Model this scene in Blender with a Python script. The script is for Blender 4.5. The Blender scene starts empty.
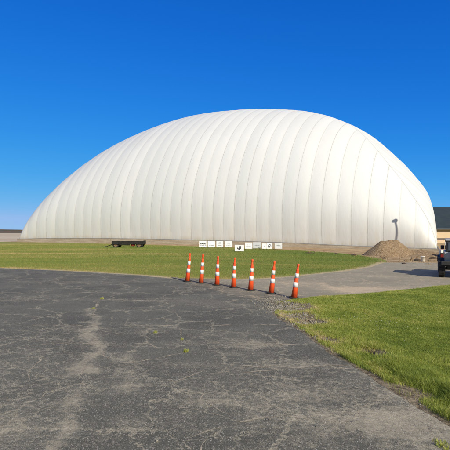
import bpy, bmesh, math, random
import numpy as np
from mathutils import Vector, Matrix
random.seed(7)
rng = np.random.default_rng(7)
C = bpy.context.scene.collection
EYE = 2.0
F = 440.0
HY = 230.0

# ------------------------------------------------------------------ helpers
def G(x, y=0.0):
    """height of the ground: level, falling away gently to the right"""
    x = np.minimum(np.asarray(x, float), 60.0)
    return -0.0165 * np.log1p(np.exp(np.clip(x, -50, 60) * 1.0))

def at(px, py, zoff=0.0):
    """ground point seen at a place of the photograph"""
    k = (px - 225.0) / F
    d = 20.0
    for _ in range(40):
        z = float(G(k * d)) + zoff - EYE
        d = 0.5 * d + 0.5 * min(4000.0, (-z) / max((py - HY) / F, 1e-4))
    return (k * d, d)

def link(o):
    C.objects.link(o)
    return o

def tag(o, label=None, cat=None, group=None, kind=None):
    if label: o['label'] = label
    if cat: o['category'] = cat
    if group: o['group'] = group
    if kind: o['kind'] = kind
    return o

def empty(name, loc, rz=0.0, label=None, cat=None, group=None, scale=1.0):
    o = bpy.data.objects.new(name, None)
    o.location = loc
    o.rotation_euler = (0, 0, rz)
    o.scale = (scale,) * 3
    o.empty_display_size = 0.2
    link(o)
    return tag(o, label, cat, group)

def mesh_arrays(name, co, faces, mat, attrs=None, smooth=True, parent=None):
    """faces: int array (n,3) or (n,4)"""
    co = np.asarray(co, np.float32)
    faces = np.asarray(faces, np.int32)
    me = bpy.data.meshes.new(name)
    n, k = faces.shape
    me.vertices.add(len(co)); me.vertices.foreach_set('co', co.ravel())
    me.loops.add(n * k); me.loops.foreach_set('vertex_index', faces.ravel())
    me.polygons.add(n)
    me.polygons.foreach_set('loop_start', np.arange(0, n * k, k, dtype=np.int32))
    me.polygons.foreach_set('loop_total', np.full(n, k, np.int32))
    for an, av in (attrs or {}).items():
        a = me.attributes.new(an, 'FLOAT', 'POINT')
        a.data.foreach_set('value', np.asarray(av, np.float32))
    me.update(calc_edges=True); me.validate()
    if smooth: me.polygons.foreach_set('use_smooth', np.ones(len(me.polygons), bool))
    me.materials.append(mat)
    o = link(bpy.data.objects.new(name, me))
    if parent: o.parent = parent
    return o

def obj(name, bm, mat, parent=None, smooth=False, loc=None):
    me = bpy.data.meshes.new(name)
    bmesh.ops.recalc_face_normals(bm, faces=bm.faces)
    bm.to_mesh(me); bm.free()
    if smooth: me.polygons.foreach_set('use_smooth', np.ones(len(me.polygons), bool))
    me.materials.append(mat)
    o = link(bpy.data.objects.new(name, me))
    if parent: o.parent = parent
    if loc: o.location = loc
    return o

def box(bm, x0, x1, y0, y1, z0, z1, bev=0.0, seg=2):
    r = bmesh.ops.create_cube(bm, size=1)
    for v in r['verts']:
        v.co = Vector(((x0 + x1) / 2 + v.co.x * (x1 - x0), (y0 + y1) / 2 + v.co.y * (y1 - y0), (z0 + z1) / 2 + v.co.z * (z1 - z0)))
    if bev:
        es = list({e for v in r['verts'] for e in v.link_edges})
        bmesh.ops.bevel(bm, geom=es, offset=bev, segments=seg, affect='EDGES', profile=0.5)
    return bm

def prism(bm, pts, axis, a, b, bev=0.0):
    """polygon pts (2D) extruded along axis 'x' / 'y' / 'z' from a to b"""
    def mk(p, h):
        return {'x': (h, p[0], p[1]), 'y': (p[0], h, p[1]), 'z': (p[0], p[1], h)}[axis]
    lo = [bm.verts.new(mk(p, a)) for p in pts]
    hi = [bm.verts.new(mk(p, b)) for p in pts]
    fs = [bm.faces.new(lo), bm.faces.new(hi[::-1])]
    n = len(pts)
    for i in range(n):
        fs.append(bm.faces.new((lo[i], hi[i], hi[(i + 1) % n], lo[(i + 1) % n])))
    bmesh.ops.recalc_face_normals(bm, faces=fs)
    if bev:
        es = list({e for f in fs for e in f.edges})
        bmesh.ops.bevel(bm, geom=es, offset=bev, segments=2, affect='EDGES', profile=0.5)
    return bm

def tube(bm, p0, p1, r0, r1=None, seg=16, cap=True):
    r1 = r0 if r1 is None else r1
    p0, p1 = Vector(p0), Vector(p1)
    d = (p1 - p0)
    q = d.to_track_quat('Z', 'Y').to_matrix().to_4x4()
    bmesh.ops.create_cone(bm, cap_ends=cap, segments=seg, radius1=r0, radius2=r1, depth=d.length,
                          matrix=Matrix.Translation((p0 + p1) / 2) @ q)
    return bm

def lathe(bm, prof, seg=28, axis='z', c=(0, 0, 0)):
    rings = []
    for r, h in prof:
        ring = []
        for i in range(seg):
            a = 2 * math.pi * i / seg
            p = (r * math.cos(a), r * math.sin(a), h)
            if axis == 'x': p = (h, r * math.cos(a), r * math.sin(a))
            ring.append(bm.verts.new((p[0] + c[0], p[1] + c[1], p[2] + c[2])))
        rings.append(ring)
    for a, b in zip(rings, rings[1:]):
        for i in range(seg):
            bm.faces.new((a[i], a[(i + 1) % seg], b[(i + 1) % seg], b[i]))
    bm.faces.new(rings[0][::-1]); bm.faces.new(rings[-1])
    return bm

# value noise for shaping (numpy)
def vnoise(x, y, seed=0):
    def h(i, j):
        n = (i * 374761393 + j * 668265263 + seed * 1442695041) & 0xffffffff
        n = ((n ^ (n >> 13)) * 1274126177) & 0xffffffff
        return ((n ^ (n >> 16)) & 0xffff) / 65535.0
    x = np.asarray(x, float); y = np.asarray(y, float)
    i = np.floor(x).astype(np.int64); j = np.floor(y).astype(np.int64)
    u = x - i; v = y - j
    u = u * u * (3 - 2 * u); v = v * v * (3 - 2 * v)
    return (h(i, j) * (1 - u) + h(i + 1, j) * u) * (1 - v) + (h(i, j + 1) * (1 - u) + h(i + 1, j + 1) * u) * v

def fbm(x, y, seed=0, oct=4):
    s = 0.0; a = 0.5
    for k in range(oct):
        s = s + a * vnoise(x * 2 ** k + 13.7 * k, y * 2 ** k - 7.1 * k, seed + k)
        a *= 0.5
    return s / (1 - 0.5 ** oct)

def sdf(poly, x, y):
    """signed distance to a polygon, negative inside"""
    P = np.asarray(poly, float)
    x = np.asarray(x, float); y = np.asarray(y, float)
    d = np.full(x.shape, 1e18); ins = np.zeros(x.shape, bool)
    for i in range(len(P)):
        a = P[i]; b = P[(i + 1) % len(P)]
        e = b - a
        wx = x - a[0]; wy = y - a[1]
        t = np.clip((wx * e[0] + wy * e[1]) / max(e @ e, 1e-12), 0, 1)
        d = np.minimum(d, (wx - t * e[0]) ** 2 + (wy - t * e[1]) ** 2)
        cond = (a[1] > y) != (b[1] > y)
        with np.errstate(divide='ignore', invalid='ignore'):
            xi = a[0] + (y - a[1]) * e[0] / (e[1] if abs(e[1]) > 1e-12 else 1e-12)
        ins ^= cond & (x < xi)
    return np.where(ins, -1, 1) * np.sqrt(d)

def sheet(name, xs2, ys2, field, zfun, mat, attrs=None):
    """grid (2-D arrays of x and y), kept where field < 0 and cut exactly along field = 0"""
    ny, nx = xs2.shape
    X = xs2.ravel(); Y = ys2.ravel(); Fd = field.ravel()
    idx = np.arange(nx * ny).reshape(ny, nx)
    a = idx[:-1, :-1].ravel(); b = idx[:-1, 1:].ravel(); c = idx[1:, 1:].ravel(); d = idx[1:, :-1].ravel()
    tri = np.concatenate([np.stack([a, b, c], 1), np.stack([a, c, d], 1)])
    ins = Fd[tri] < 0
    n = ins.sum(1)
    full = tri[n == 3]
    px = list(X); py = list(Y); cache = {}; new = []
    def cut(i, j):
        k = (i, j) if i < j else (j, i)
        if k not in cache:
            t = Fd[i] / (Fd[i] - Fd[j])
            px.append(X[i] + (X[j] - X[i]) * t); py.append(Y[i] + (Y[j] - Y[i]) * t)
            cache[k] = len(px) - 1
        return cache[k]
    for t, m in zip(tri[(n == 1) | (n == 2)], ins[(n == 1) | (n == 2)]):
        poly = []
        for k in range(3):
            i, j = int(t[k]), int(t[(k + 1) % 3])
            if m[k]: poly.append(i)
            if m[k] != m[(k + 1) % 3]: poly.append(cut(i, j))
        for k in range(1, len(poly) - 1): new.append((poly[0], poly[k], poly[k + 1]))
    tri = np.concatenate([full, np.array(new, int).reshape(-1, 3)])
    px = np.array(px); py = np.array(py)
    used = np.unique(tri)
    remap = np.zeros(len(px), int); remap[used] = np.arange(len(used))
    px = px[used]; py = py[used]
    co = np.stack([px, py, zfun(px, py)], 1)
    at_ = {k: f(px, py) for k, f in (attrs or {}).items()}
    o = mesh_arrays(name, co, remap[tri], mat, at_)
    return tag(o, kind='structure')

# ------------------------------------------------------------------ node helpers
class M:
    def __init__(s, name, rough=0.8, spec=0.3):
        s.m = bpy.data.materials.new(name); s.m.use_nodes = True
        s.t = s.m.node_tree; s.N = s.t.nodes; s.b = s.N['Principled BSDF']
        s.b.inputs['Roughness'].default_value = rough
        s.b.inputs['Specular IOR Level'].default_value = spec
        s._pos = None
    def link(s, a, b): s.t.links.new(a, b)
    def pos(s):
        if s._pos is None:
            g = s.N.new('ShaderNodeNewGeometry'); s._pos = g.outputs['Position']
        return s._pos
    def objco(s):
        return s.N.new('ShaderNodeTexCoord').outputs['Object']
    def scaled(s, v, sc):
        n = s.N.new('ShaderNodeMapping'); s.link(v, n.inputs[0]); n.inputs['Scale'].default_value = sc
        return n.outputs[0]
    def noise(s, scale, detail=4, rough=0.55, vec=None, dist=0.0):
        n = s.N.new('ShaderNodeTexNoise'); n.inputs['Scale'].default_value = scale
        n.inputs['Detail'].default_value = detail; n.inputs['Roughness'].default_value = rough
        n.inputs['Distortion'].default_value = dist
        s.link(vec if vec is not None else s.pos(), n.inputs['Vector'])
        return n.outputs['Fac']
    def voro(s, scale, feature='F1', vec=None, out='Distance', rnd=1.0):
        n = s.N.new('ShaderNodeTexVoronoi'); n.feature = feature
        n.inputs['Scale'].default_value = scale; n.inputs['Randomness'].default_value = rnd
        s.link(vec if vec is not None else s.pos(), n.inputs['Vector'])
        return n.outputs[out]
    def attr(s, name):
        n = s.N.new('ShaderNodeAttribute'); n.attribute_name = name
        return n.outputs['Fac']
    def ramp(s, fac, stops):
        n = s.N.new('ShaderNodeValToRGB'); e = n.color_ramp.elements
        while len(e) < len(stops): e.new(0.5)
        for el, (p, c) in zip(e, stops):
            el.position = p; el.color = (*c, 1) if len(c) == 3 else c
        s.link(fac, n.inputs[0]); return n.outputs[0]
    def rng(s, fac, a, b, c=0.0, d=1.0):
        n = s.N.new('ShaderNodeMapRange'); n.interpolation_type = 'SMOOTHSTEP'
        for i, v in zip(range(1, 5), (a, b, c, d)): n.inputs[i].default_value = v
        s.link(fac, n.inputs[0]); return n.outputs[0]
    def math(s, op, a, b=None):
        n = s.N.new('ShaderNodeMath'); n.operation = op
        for i, v in enumerate((a, b)):
            if v is None: continue
            if isinstance(v, (int, float)): n.inputs[i].default_value = v
            else: s.link(v, n.inputs[i])
        return n.outputs[0]
    def mix(s, fac, a, b, mode='MIX'):
        n = s.N.new('ShaderNodeMix'); n.data_type = 'RGBA'; n.blend_type = mode
        for i, v in ((0, fac), (6, a), (7, b)):
            if isinstance(v, (int, float)): n.inputs[i].default_value = v
            elif isinstance(v, tuple): n.inputs[i].default_value = (*v, 1)
            else: s.link(v, n.inputs[i])
        return n.outputs[2]
    def color(s, c):
        if isinstance(c, tuple): s.b.inputs['Base Color'].default_value = (*c, 1)
        else: s.link(c, s.b.inputs['Base Color'])
        return s
    def bump(s, h, strength=0.5, dist=0.02):
        n = s.N.new('ShaderNodeBump'); n.inputs['Strength'].default_value = strength
        n.inputs['Distance'].default_value = dist
        s.link(h, n.inputs['Height']); s.link(n.outputs[0], s.b.inputs['Normal'])
        return s
    def sep(s, i):
        n = s.N.new('ShaderNodeSeparateXYZ'); s.link(s.pos(), n.inputs[0]); return n.outputs[i]

def mottled(name, c0, c1, scale=6.0, rough=0.7, spec=0.3, metal=0.0, bump=0.0):
    m = M(name, rough, spec)
    n = m.noise(scale, 5, 0.6, vec=m.objco())
    m.color(m.mix(m.rng(n, 0.3, 0.7), c0, c1))
    m.b.inputs['Metallic'].default_value = metal
    if bump: m.bump(n, bump, 0.01)
    return m.m

# ------------------------------------------------------------------ materials
def mat_asphalt(name, c_dark, c_mid, c_dust, dusty, alt=None):
    m = M(name, 0.9, 0.2)
    dust = m.attr('dust')
    big = m.noise(0.55, 5, 0.6, dist=0.4)
    streak = m.noise(1.0, 6, 0.7, vec=m.scaled(m.pos(), (0.55, 2.4, 1)))
    fine = m.noise(13, 6, 0.8)
    grit = m.noise(95, 4, 0.8)
    def cells(scale):
        c = m.N.new('ShaderNodeSeparateColor'); m.link(m.voro(scale, out='Color'), c.inputs[0]); return c.outputs
    c1 = cells(95); c2 = cells(38); d1 = m.voro(95); d2 = m.voro(38)
    base = m.mix(m.rng(big, 0.35, 0.65), c_dark, c_mid)
    if alt:                                                          # worn patching that runs out into the other surface
        fd = m.rng(m.math('ADD', m.attr('fade'), m.math('MULTIPLY', m.math('SUBTRACT', streak, 0.5), 0.9)), 0.15, 0.85)
        base = m.mix(fd, base, m.mix(m.rng(big, 0.35, 0.65), alt[0], alt[1]))
    dk = tuple(0.42 * c for c in c_dark)
    base = m.mix(m.rng(grit, 0.60, 0.36, 0, 0.75), base, dk)
    # aggregate worn out of the binder: every stone its own grey
    wear = m.math('ADD', m.math('ADD', m.math('MULTIPLY', dust, 0.42), m.math('MULTIPLY', m.math('SUBTRACT', fine, 0.5), 1.0)), m.math('MULTIPLY', m.math('SUBTRACT', streak, 0.5), 0.7))
    wear = m.rng(wear, -0.25, 0.55)
    stone = m.ramp(c1[1], [(0.0, (0.10, 0.095, 0.09)), (0.5, (0.24, 0.22, 0.19)), (0.85, (0.40, 0.355, 0.29)), (1.0, (0.58, 0.54, 0.47))])
    e1 = m.math('MULTIPLY', m.math('GREATER_THAN', m.math('ADD', c1[0], m.math('MULTIPLY', wear, 0.50)), 0.84), m.rng(d1, 0.55, 0.35))
    e2 = m.math('MULTIPLY', m.math('GREATER_THAN', m.math('ADD', c2[0], m.math('MULTIPLY', wear, 0.22)), 0.97), m.rng(d2, 0.42, 0.28))
    # dust lies where it was washed or tracked, broken up by the grain of the surface
    d = m.math('ADD', m.math('MULTIPLY', dust, 0.85), m.math('MULTIPLY', m.math('SUBTRACT', streak, 0.5), 1.2))
    d = m.math('ADD', d, m.math('MULTIPLY', m.math('SUBTRACT', fine, 0.5), 2.1))
    d = m.math('ADD', d, m.math('MULTIPLY', m.math('SUBTRACT', grit, 0.5), 1.7))
    d = m.rng(d, 0.20, 1.05, 0.0, dusty)
    col = m.mix(d, base, c_dust)
    # fine map cracking
    w = m.N.new('ShaderNodeVectorMath'); w.operation = 'ADD'
    nz = m.N.new('ShaderNodeTexNoise'); nz.inputs['Scale'].default_value = 1.6; nz.inputs['Detail'].default_value = 7
    nz.inputs['Roughness'].default_value = 0.7
    m.link(m.pos(), nz.inputs['Vector'])
    sc = m.N.new('ShaderNodeVectorMath'); sc.operation = 'SCALE'; sc.inputs['Scale'].default_value = 0.9
    m.link(nz.outputs['Color'], sc.inputs[0]); m.link(m.pos(), w.inputs[0]); m.link(sc.outputs[0], w.inputs[1])
    cr = m.voro(0.75, 'DISTANCE_TO_EDGE', vec=w.outputs[0])
    crk = m.math('MULTIPLY', m.rng(cr, 0.017, 0.003), m.rng(m.noise(0.7, 2), 0.32, 0.47))
    cr2 = m.voro(2.4, 'DISTANCE_TO_EDGE', vec=w.outputs[0])
    crk2 = m.math('MULTIPLY', m.rng(cr2, 0.028, 0.006), m.rng(m.math('ADD', m.noise(0.45, 2), m.math('MULTIPLY', dust, 0.30)), 0.51, 0.65))
    crk = m.math('MULTIPLY', m.math('MAXIMUM', crk, crk2), m.rng(m.math('ADD', m.math('MULTIPLY', fine, 0.5), m.math('MULTIPLY', grit, 0.5)), 0.36, 0.56))
    col = m.mix(m.math('MULTIPLY', crk, 0.70), col, tuple(min(1, 1.2 * c) for c in c_dust))
    col = m.mix(m.math('MULTIPLY', m.math('MAXIMUM', e1, e2), 0.80), col, stone)
    m.color(col)
    m.bump(m.math('ADD', m.math('MULTIPLY', grit, 0.55), m.math('MULTIPLY', fine, 0.45)), 0.6, 0.014)
    return m.m

MAT = {}
MAT['lot'] = mat_asphalt('worn_asphalt', (0.100, 0.097, 0.080), (0.152, 0.147, 0.119), (0.39, 0.338, 0.240), 0.78)
MAT['drive'] = mat_asphalt('faded_asphalt', (0.285, 0.255, 0.185), (0.355, 0.315, 0.228), (0.58, 0.44, 0.285), 0.85, ((0.125, 0.114, 0.09), (0.185, 0.168, 0.13)))

def mat_crack():
    m = M('sand_filled_crack', 0.95, 0.1)
    n = m.noise(30, 4, 0.7)
    m.color(m.ramp(n, [(0.32, (0.10, 0.095, 0.085)), (0.5, (0.32, 0.275, 0.21)), (0.75, (0.46, 0.39, 0.29))]))
    m.bump(n, 0.6, 0.01)
    return m.m
MAT['crack'] = mat_crack()

def mat_lawn():
    m = M('mown_lawn', 0.95, 0.1)
    band = m.noise(1.0, 4, 0.6, vec=m.scaled(m.pos(), (0.035, 0.16, 1)), dist=0.5)
    patch = m.noise(0.5, 5, 0.65)
    fine = m.noise(9, 4, 0.7)
    col = m.ramp(m.math('ADD', m.math('MULTIPLY', band, 0.65), m.math('MULTIPLY', patch, 0.35)),
                 [(0.34, (0.140, 0.195, 0.039)), (0.48, (0.213, 0.236, 0.055)), (0.58, (0.287, 0.254, 0.078)), (0.68, (0.366, 0.283, 0.117))])
    col = m.mix(m.rng(fine, 0.3, 0.7, 0.0, 0.35), col, (0.146, 0.159, 0.039))
    # dry margin where the lawn meets tarmac
    col = m.mix(m.math('MULTIPLY', m.attr('edge'), m.rng(fine, 0.3, 0.55)), col, (0.512, 0.395, 0.260))
    m.color(col); m.bump(fine, 0.8, 0.05)
    return m.m
MAT['lawn'] = mat_lawn()

def mat_verge():
    m = M('verge_soil', 0.95, 0.1)
    fine = m.noise(14, 5, 0.7); big = m.noise(1.6, 4)
    soil = m.mix(m.rng(fine, 0.35, 0.65), (0.10, 0.075, 0.05), (0.30, 0.24, 0.16))
    col = m.mix(m.rng(big, 0.35, 0.6), (0.15, 0.165, 0.045), (0.21, 0.19, 0.065))
    col = m.mix(m.attr('bare'), col, soil)
    col = m.mix(m.rng(m.math('ADD', m.attr('hole'), m.math('MULTIPLY', m.math('SUBTRACT', fine, 0.5), 0.5)), 0.25, 0.6), col, (0.030, 0.022, 0.015))   # dark soil, plus shade inside the holes painted into the colour
    m.color(col); m.bump(fine, 0.9, 0.04)
    return m.m
MAT['verge'] = mat_verge()

def mat_ground():
    m = M('open_field', 0.95, 0.1)
    x = m.sep(0)
    band = m.noise(1.0, 4, 0.6, vec=m.scaled(m.pos(), (0.004, 0.03, 1)))
    fine = m.noise(0.6, 5, 0.7)
    tan = m.ramp(band, [(0.3, (0.42, 0.335, 0.235)), (0.55, (0.55, 0.46, 0.345)), (0.75, (0.48, 0.39, 0.285))])
    tan = m.mix(m.rng(fine, 0.3, 0.7, 0.0, 0.25), tan, (0.20, 0.15, 0.10))
    ol = m.ramp(m.noise(1.0, 4, 0.6, vec=m.scaled(m.pos(), (0.05, 0.22, 1))), [(0.38, (0.13, 0.135, 0.035)), (0.52, (0.22, 0.18, 0.055)), (0.62, (0.33, 0.25, 0.09))])
    col = m.mix(m.rng(x, 15, 24), tan, ol)
    y = m.math('ADD', m.sep(1), m.math('MULTIPLY', m.noise(0.02, 3), 60))
    m.color(m.mix(m.rng(y, 300, 345), col, (0.125, 0.095, 0.062)))      # ploughed ground further out
    m.bump(fine, 0.5, 0.1)
    return m.m
MAT['ground'] = mat_ground()

def mat_dirt():
    m = M('bare_dirt', 0.97, 0.05)
    a = m.noise(0.8, 5, 0.65); f = m.noise(14, 5, 0.75)
    col = m.ramp(a, [(0.32, (0.275, 0.183, 0.101)), (0.5, (0.435, 0.311, 0.178)), (0.66, (0.589, 0.439, 0.259))])
    col = m.mix(m.rng(f, 0.42, 0.62, 0, 0.55), col, (0.192, 0.122, 0.071))
    m.color(col); m.bump(f, 0.9, 0.05)
    return m.m
MAT['dirt'] = mat_dirt()

def mat_pile():
    m = M('heaped_gravelly_soil', 0.97, 0.05)
    v = m.voro(17); vc = m.voro(17, out='Color'); n = m.noise(4, 6, 0.75)
    sepc = m.N.new('ShaderNodeSeparateColor'); m.link(vc, sepc.inputs[0])
    col = m.ramp(n, [(0.3, (0.220, 0.149, 0.086)), (0.52, (0.341, 0.240, 0.142)), (0.72, (0.451, 0.329, 0.200))])
    col = m.mix(m.rng(sepc.outputs[0], 0.55, 0.98, 0, 0.4), col, (0.440, 0.335, 0.221))
    col = m.mix(m.rng(v, 0.35, 0.65, 0, 0.5), col, (0.110, 0.076, 0.047))
    m.color(col); m.bump(m.math('SUBTRACT', n, v), 0.8, 0.06)
    return m.m
MAT['pile'] = mat_pile()

def mat_fabric():
    m = M('white_membrane', 0.55, 0.25)
    seam = m.attr('seam'); mit = m.attr('mitre'); h = m.attr('high'); var = m.attr('panel'); wt = m.attr('weld')
    white = m.mix(m.rng(var, 0, 1), (0.585, 0.593, 0.575), (0.645, 0.645, 0.618))
    grime = m.noise(1.0, 5, 0.65, vec=m.scaled(m.pos(), (1.6, 1.6, 0.22)))
    cloud = m.noise(0.16, 4, 0.6)
    white = m.mix(m.math('MULTIPLY', m.rng(cloud, 0.4, 0.7), 0.30), white, (0.565, 0.565, 0.54))
    low = m.math('MULTIPLY', m.rng(h, 4.5, 0.0), m.rng(grime, 0.38, 0.68))
    white = m.mix(m.math('MULTIPLY', low, 0.34), white, (0.62, 0.555, 0.43))
    foot = m.math('MULTIPLY', m.rng(h, 0.8, 0.0), m.rng(grime, 0.30, 0.62))
    white = m.mix(m.math('MULTIPLY', foot, 0.55), white, (0.50, 0.42, 0.31))
    line = m.math('MULTIPLY', m.rng(seam, 0.06, 0.012), m.math('MULTIPLY', wt, 0.62))
    halo = m.math('MULTIPLY', m.rng(seam, 0.30, 0.0), 0.20)
    broken = m.math('ADD', 0.55, m.math('MULTIPLY', m.rng(m.noise(2.2, 3, 0.7), 0.35, 0.6), 0.45))
    col = m.mix(halo, white, (0.58, 0.565, 0.525))
    col = m.mix(m.math('MULTIPLY', line, broken), col, (0.27, 0.26, 0.245))
    col = m.mix(m.math('MULTIPLY', m.rng(mit, 0.085, 0.03), 0.55), col, (0.26, 0.25, 0.24))
    m.color(col)
    wr = m.noise(1.0, 4, 0.6, vec=m.scaled(m.pos(), (1.2, 1.2, 0.35)))
    wr2 = m.noise(1.0, 3, 0.6, vec=m.scaled(m.pos(), (3.5, 3.5, 0.5)), dist=0.6)
    m.bump(m.math('ADD', wr, m.math('MULTIPLY', wr2, m.rng(h, 6.0, 0.0, 0.1, 0.35))), 0.25, 0.10)
    return m.m
MAT['fabric'] = mat_fabric()

def mat_concrete():
    m = M('weathered_concrete', 0.9, 0.2)
    n = m.noise(1.0, 5, 0.65, vec=m.scaled(m.pos(), (0.35, 0.35, 3.0))); f = m.noise(7, 4, 0.7)
    col = m.ramp(n, [(0.32, (0.269, 0.211, 0.144)), (0.5, (0.375, 0.314, 0.231)), (0.68, (0.463, 0.410, 0.319))])
    col = m.mix(m.rng(f, 0.4, 0.7, 0, 0.4), col, (0.237, 0.179, 0.119))
    m.color(col); m.bump(f, 0.4, 0.03)
    return m.m
MAT['concrete'] = mat_concrete()

def mat_blade(name, stops, transl=0.35):
    m = M(name, 0.55, 0.25)
    col = m.ramp(m.attr('tint'), stops)
    m.color(col)
    tr = m.N.new('ShaderNodeBsdfTranslucent'); m.link(col, tr.inputs['Color'])
    mx = m.N.new('ShaderNodeMixShader'); mx.inputs[0].default_value = transl
    out = m.N['Material Output']
    m.link(m.b.outputs[0], mx.inputs[1]); m.link(tr.outputs[0], mx.inputs[2]); m.link(mx.outputs[0], out.inputs['Surface'])
    return m.m
MAT['blade'] = mat_blade('grass_blade', [(0.0, (0.147, 0.213, 0.034)), (0.4, (0.301, 0.354, 0.062)), (0.72, (0.435, 0.445, 0.101)), (0.88, (0.538, 0.445, 0.176)), (1.0, (0.666, 0.512, 0.297))])
MAT['blade_dull'] = mat_blade('lawn_blade', [(0.0, (0.128, 0.201, 0.041)), (0.45, (0.224, 0.262, 0.054)), (0.75, (0.339, 0.305, 0.092)), (1.0, (0.538, 0.403, 0.189))])

def mat_cone():
    m = M('scuffed_orange_plastic', 0.5, 0.35)
    n = m.noise(11, 5, 0.7, vec=m.objco()); f = m.noise(38, 4, 0.75, vec=m.scaled(m.objco(), (1, 1, 0.35)))
    col = m.mix(m.rng(n, 0.35, 0.65), (0.88, 0.090, 0.016), (0.80, 0.105, 0.030))
    sx = m.N.new('ShaderNodeSeparateXYZ'); m.link(m.objco(), sx.inputs[0])
    dirt = m.math('MULTIPLY', m.rng(sx.outputs[2], 0.30, 0.03), m.rng(f, 0.42, 0.62))
    col = m.mix(m.math('MULTIPLY', dirt, 0.55), col, (0.16, 0.09, 0.06))
    col = m.mix(m.math('MULTIPLY', m.rng(f, 0.64, 0.72), 0.6), col, (0.20, 0.06, 0.03))
    m.color(col)
    return m.m
MAT['orange'] = mat_cone()
MAT['reflective'] = mottled('white_reflective_band', (0.80, 0.80, 0.79), (0.58, 0.57, 0.54), 24, 0.4, 0.4)
MAT['rubber'] = mottled('black_rubber', (0.018, 0.018, 0.018), (0.035, 0.034, 0.032), 8, 0.8, 0.3, bump=0.2)
MAT['sign_white'] = mottled('white_sign_board', (0.80, 0.80, 0.80), (0.74, 0.74, 0.74), 4, 0.5)
MAT['sign_grey'] = mottled('grey_sign_board', (0.46, 0.48, 0.50), (0.52, 0.53, 0.54), 4, 0.5)
MAT['ink'] = mottled('dark_sign_ink', (0.035, 0.035, 0.04), (0.06, 0.06, 0.065), 20, 0.6)
MAT['ink_grey'] = mottled('grey_sign_ink', (0.22, 0.23, 0.25), (0.30, 0.30, 0.32), 20, 0.6)
MAT['wire'] = mottled('galvanised_wire', (0.35, 0.35, 0.36), (0.28, 0.28, 0.28), 20, 0.5, 0.5, 0.6)
MAT['paint'] = mottled('grey_car_paint', (0.30, 0.305, 0.31), (0.34, 0.345, 0.35), 3, 0.35, 0.5)
MAT['trim'] = mottled('black_plastic_trim', (0.022, 0.022, 0.023), (0.035, 0.035, 0.035), 12, 0.6, 0.3)
MAT['glass'] = mottled('tinted_glass', (0.05, 0.06, 0.07), (0.06, 0.07, 0.085), 2, 0.08, 0.6)
MAT['rim'] = mottled('dull_alloy', (0.30, 0.30, 0.31), (0.22, 0.22, 0.22), 10, 0.4, 0.5, 0.7)
MAT['lens'] = mottled('red_lamp_lens', (0.22, 0.02, 0.015), (0.16, 0.015, 0.012), 20, 0.25, 0.5)
MAT['steel_dark'] = mottled('dark_painted_steel', (0.012, 0.012, 0.012), (0.028, 0.025, 0.022), 6, 0.8, 0.2, bump=0.2)
MAT['plank'] = mottled('weathered_planks', (0.30, 0.24, 0.17), (0.40, 0.33, 0.24), 5, 0.9, 0.1, bump=0.3)
MAT['hub'] = mottled('rusty_tan_hub', (0.23, 0.155, 0.095), (0.16, 0.10, 0.06), 12, 0.85, 0.2)
MAT['red'] = mottled('faded_red_paint', (0.33, 0.045, 0.03), (0.24, 0.03, 0.02), 8, 0.6, 0.3)
MAT['grey_steel'] = mottled('grey_steel', (0.20, 0.21, 0.215), (0.30, 0.30, 0.30), 8, 0.5, 0.4, 0.3)
MAT['roof'] = mottled('slate_blue_metal_roof', (0.024, 0.034, 0.036), (0.030, 0.042, 0.043), 0.7, 0.55, 0.3)
MAT['siding'] = mottled('tan_metal_siding', (0.56, 0.42, 0.28), (0.60, 0.455, 0.305), 0.5, 0.7, 0.2)
MAT['fascia'] = mottled('grey_fascia', (0.115, 0.115, 0.115), (0.14, 0.135, 0.13), 2, 0.6)
MAT['wainscot'] = mottled('dark_wainscot', (0.11, 0.10, 0.095), (0.14, 0.125, 0.115), 2, 0.7)
MAT['bucket'] = mottled('white_plastic', (0.72, 0.70, 0.62), (0.64, 0.62, 0.54), 9, 0.5, 0.3)
MAT['clod'] = mottled('dark_wet_soil', (0.045, 0.034, 0.026), (0.09, 0.068, 0.048), 9, 0.95, 0.1, bump=0.6)
MAT['galv'] = mottled('galvanised_pole', (0.36, 0.37, 0.38), (0.30, 0.31, 0.32), 3, 0.5, 0.4, 0.4)
MAT['stone'] = mottled('grey_gravel_stone', (0.13, 0.12, 0.10), (0.30, 0.275, 0.23), 2.4, 0.9, 0.15, bump=0.4)
def mat_hill():
    m = M('far_hill', 1.0, 0.0)
    n = m.noise(0.012, 5, 0.6)
    m.color(m.ramp(n, [(0.35, (0.075, 0.062, 0.046)), (0.65, (0.125, 0.098, 0.07))]))
    return m.m
MAT['hill'] = mat_hill()

# ------------------------------------------------------------------ outlines on the ground
lot_far = [at(*p) for p in [(-260, 262), (-120, 265), (0, 268.2), (50, 270.3), (100, 273), (140, 275.5), (172, 278.6)]]
drive_far = [at(*p) for p in [(172, 277.6), (200, 279), (232, 280), (262, 279.4), (300, 276.3), (340, 272), (370, 267.4), (384, 262.8), (410, 262.6), (450, 263.5), (520, 264), (640, 265)]]
drive_near = [at(*p) for p in [(640, 276), (520, 281), (450, 286), (410, 290.5), (370, 294.8), (337, 297), (314, 298.7), (295, 301)]]
verge_left = [at(*p) for p in [(289, 306), (279, 312), (285.5, 318), (299, 324), (310, 331), (325.5, 342.5), (341, 352.5), (358, 361), (381.6, 374.5), (403, 389), (428, 403), (450, 414.5), (520, 460), (640, 560)]]
row = [at(*p) for p in [(300, 296), (250, 287), (205, 281)]]
lot_poly = lot_far + row[::-1] + verge_left[1:] + [(3.2, -8), (-60, -8), (-60, 24)]
drive_poly = drive_far + drive_near + [at(283, 304), at(262, 302), at(228, 294), at(195, 285)]
verge_poly = [at(270, 303)] + [(p[0], p[1] + 0.25) for p in drive_near[::-1]] + [(24, 2), (4, -4), (2.2, 0)] + [(p[0] - 0.20, p[1] - 0.1) for p in verge_left[::-1]]

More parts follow.
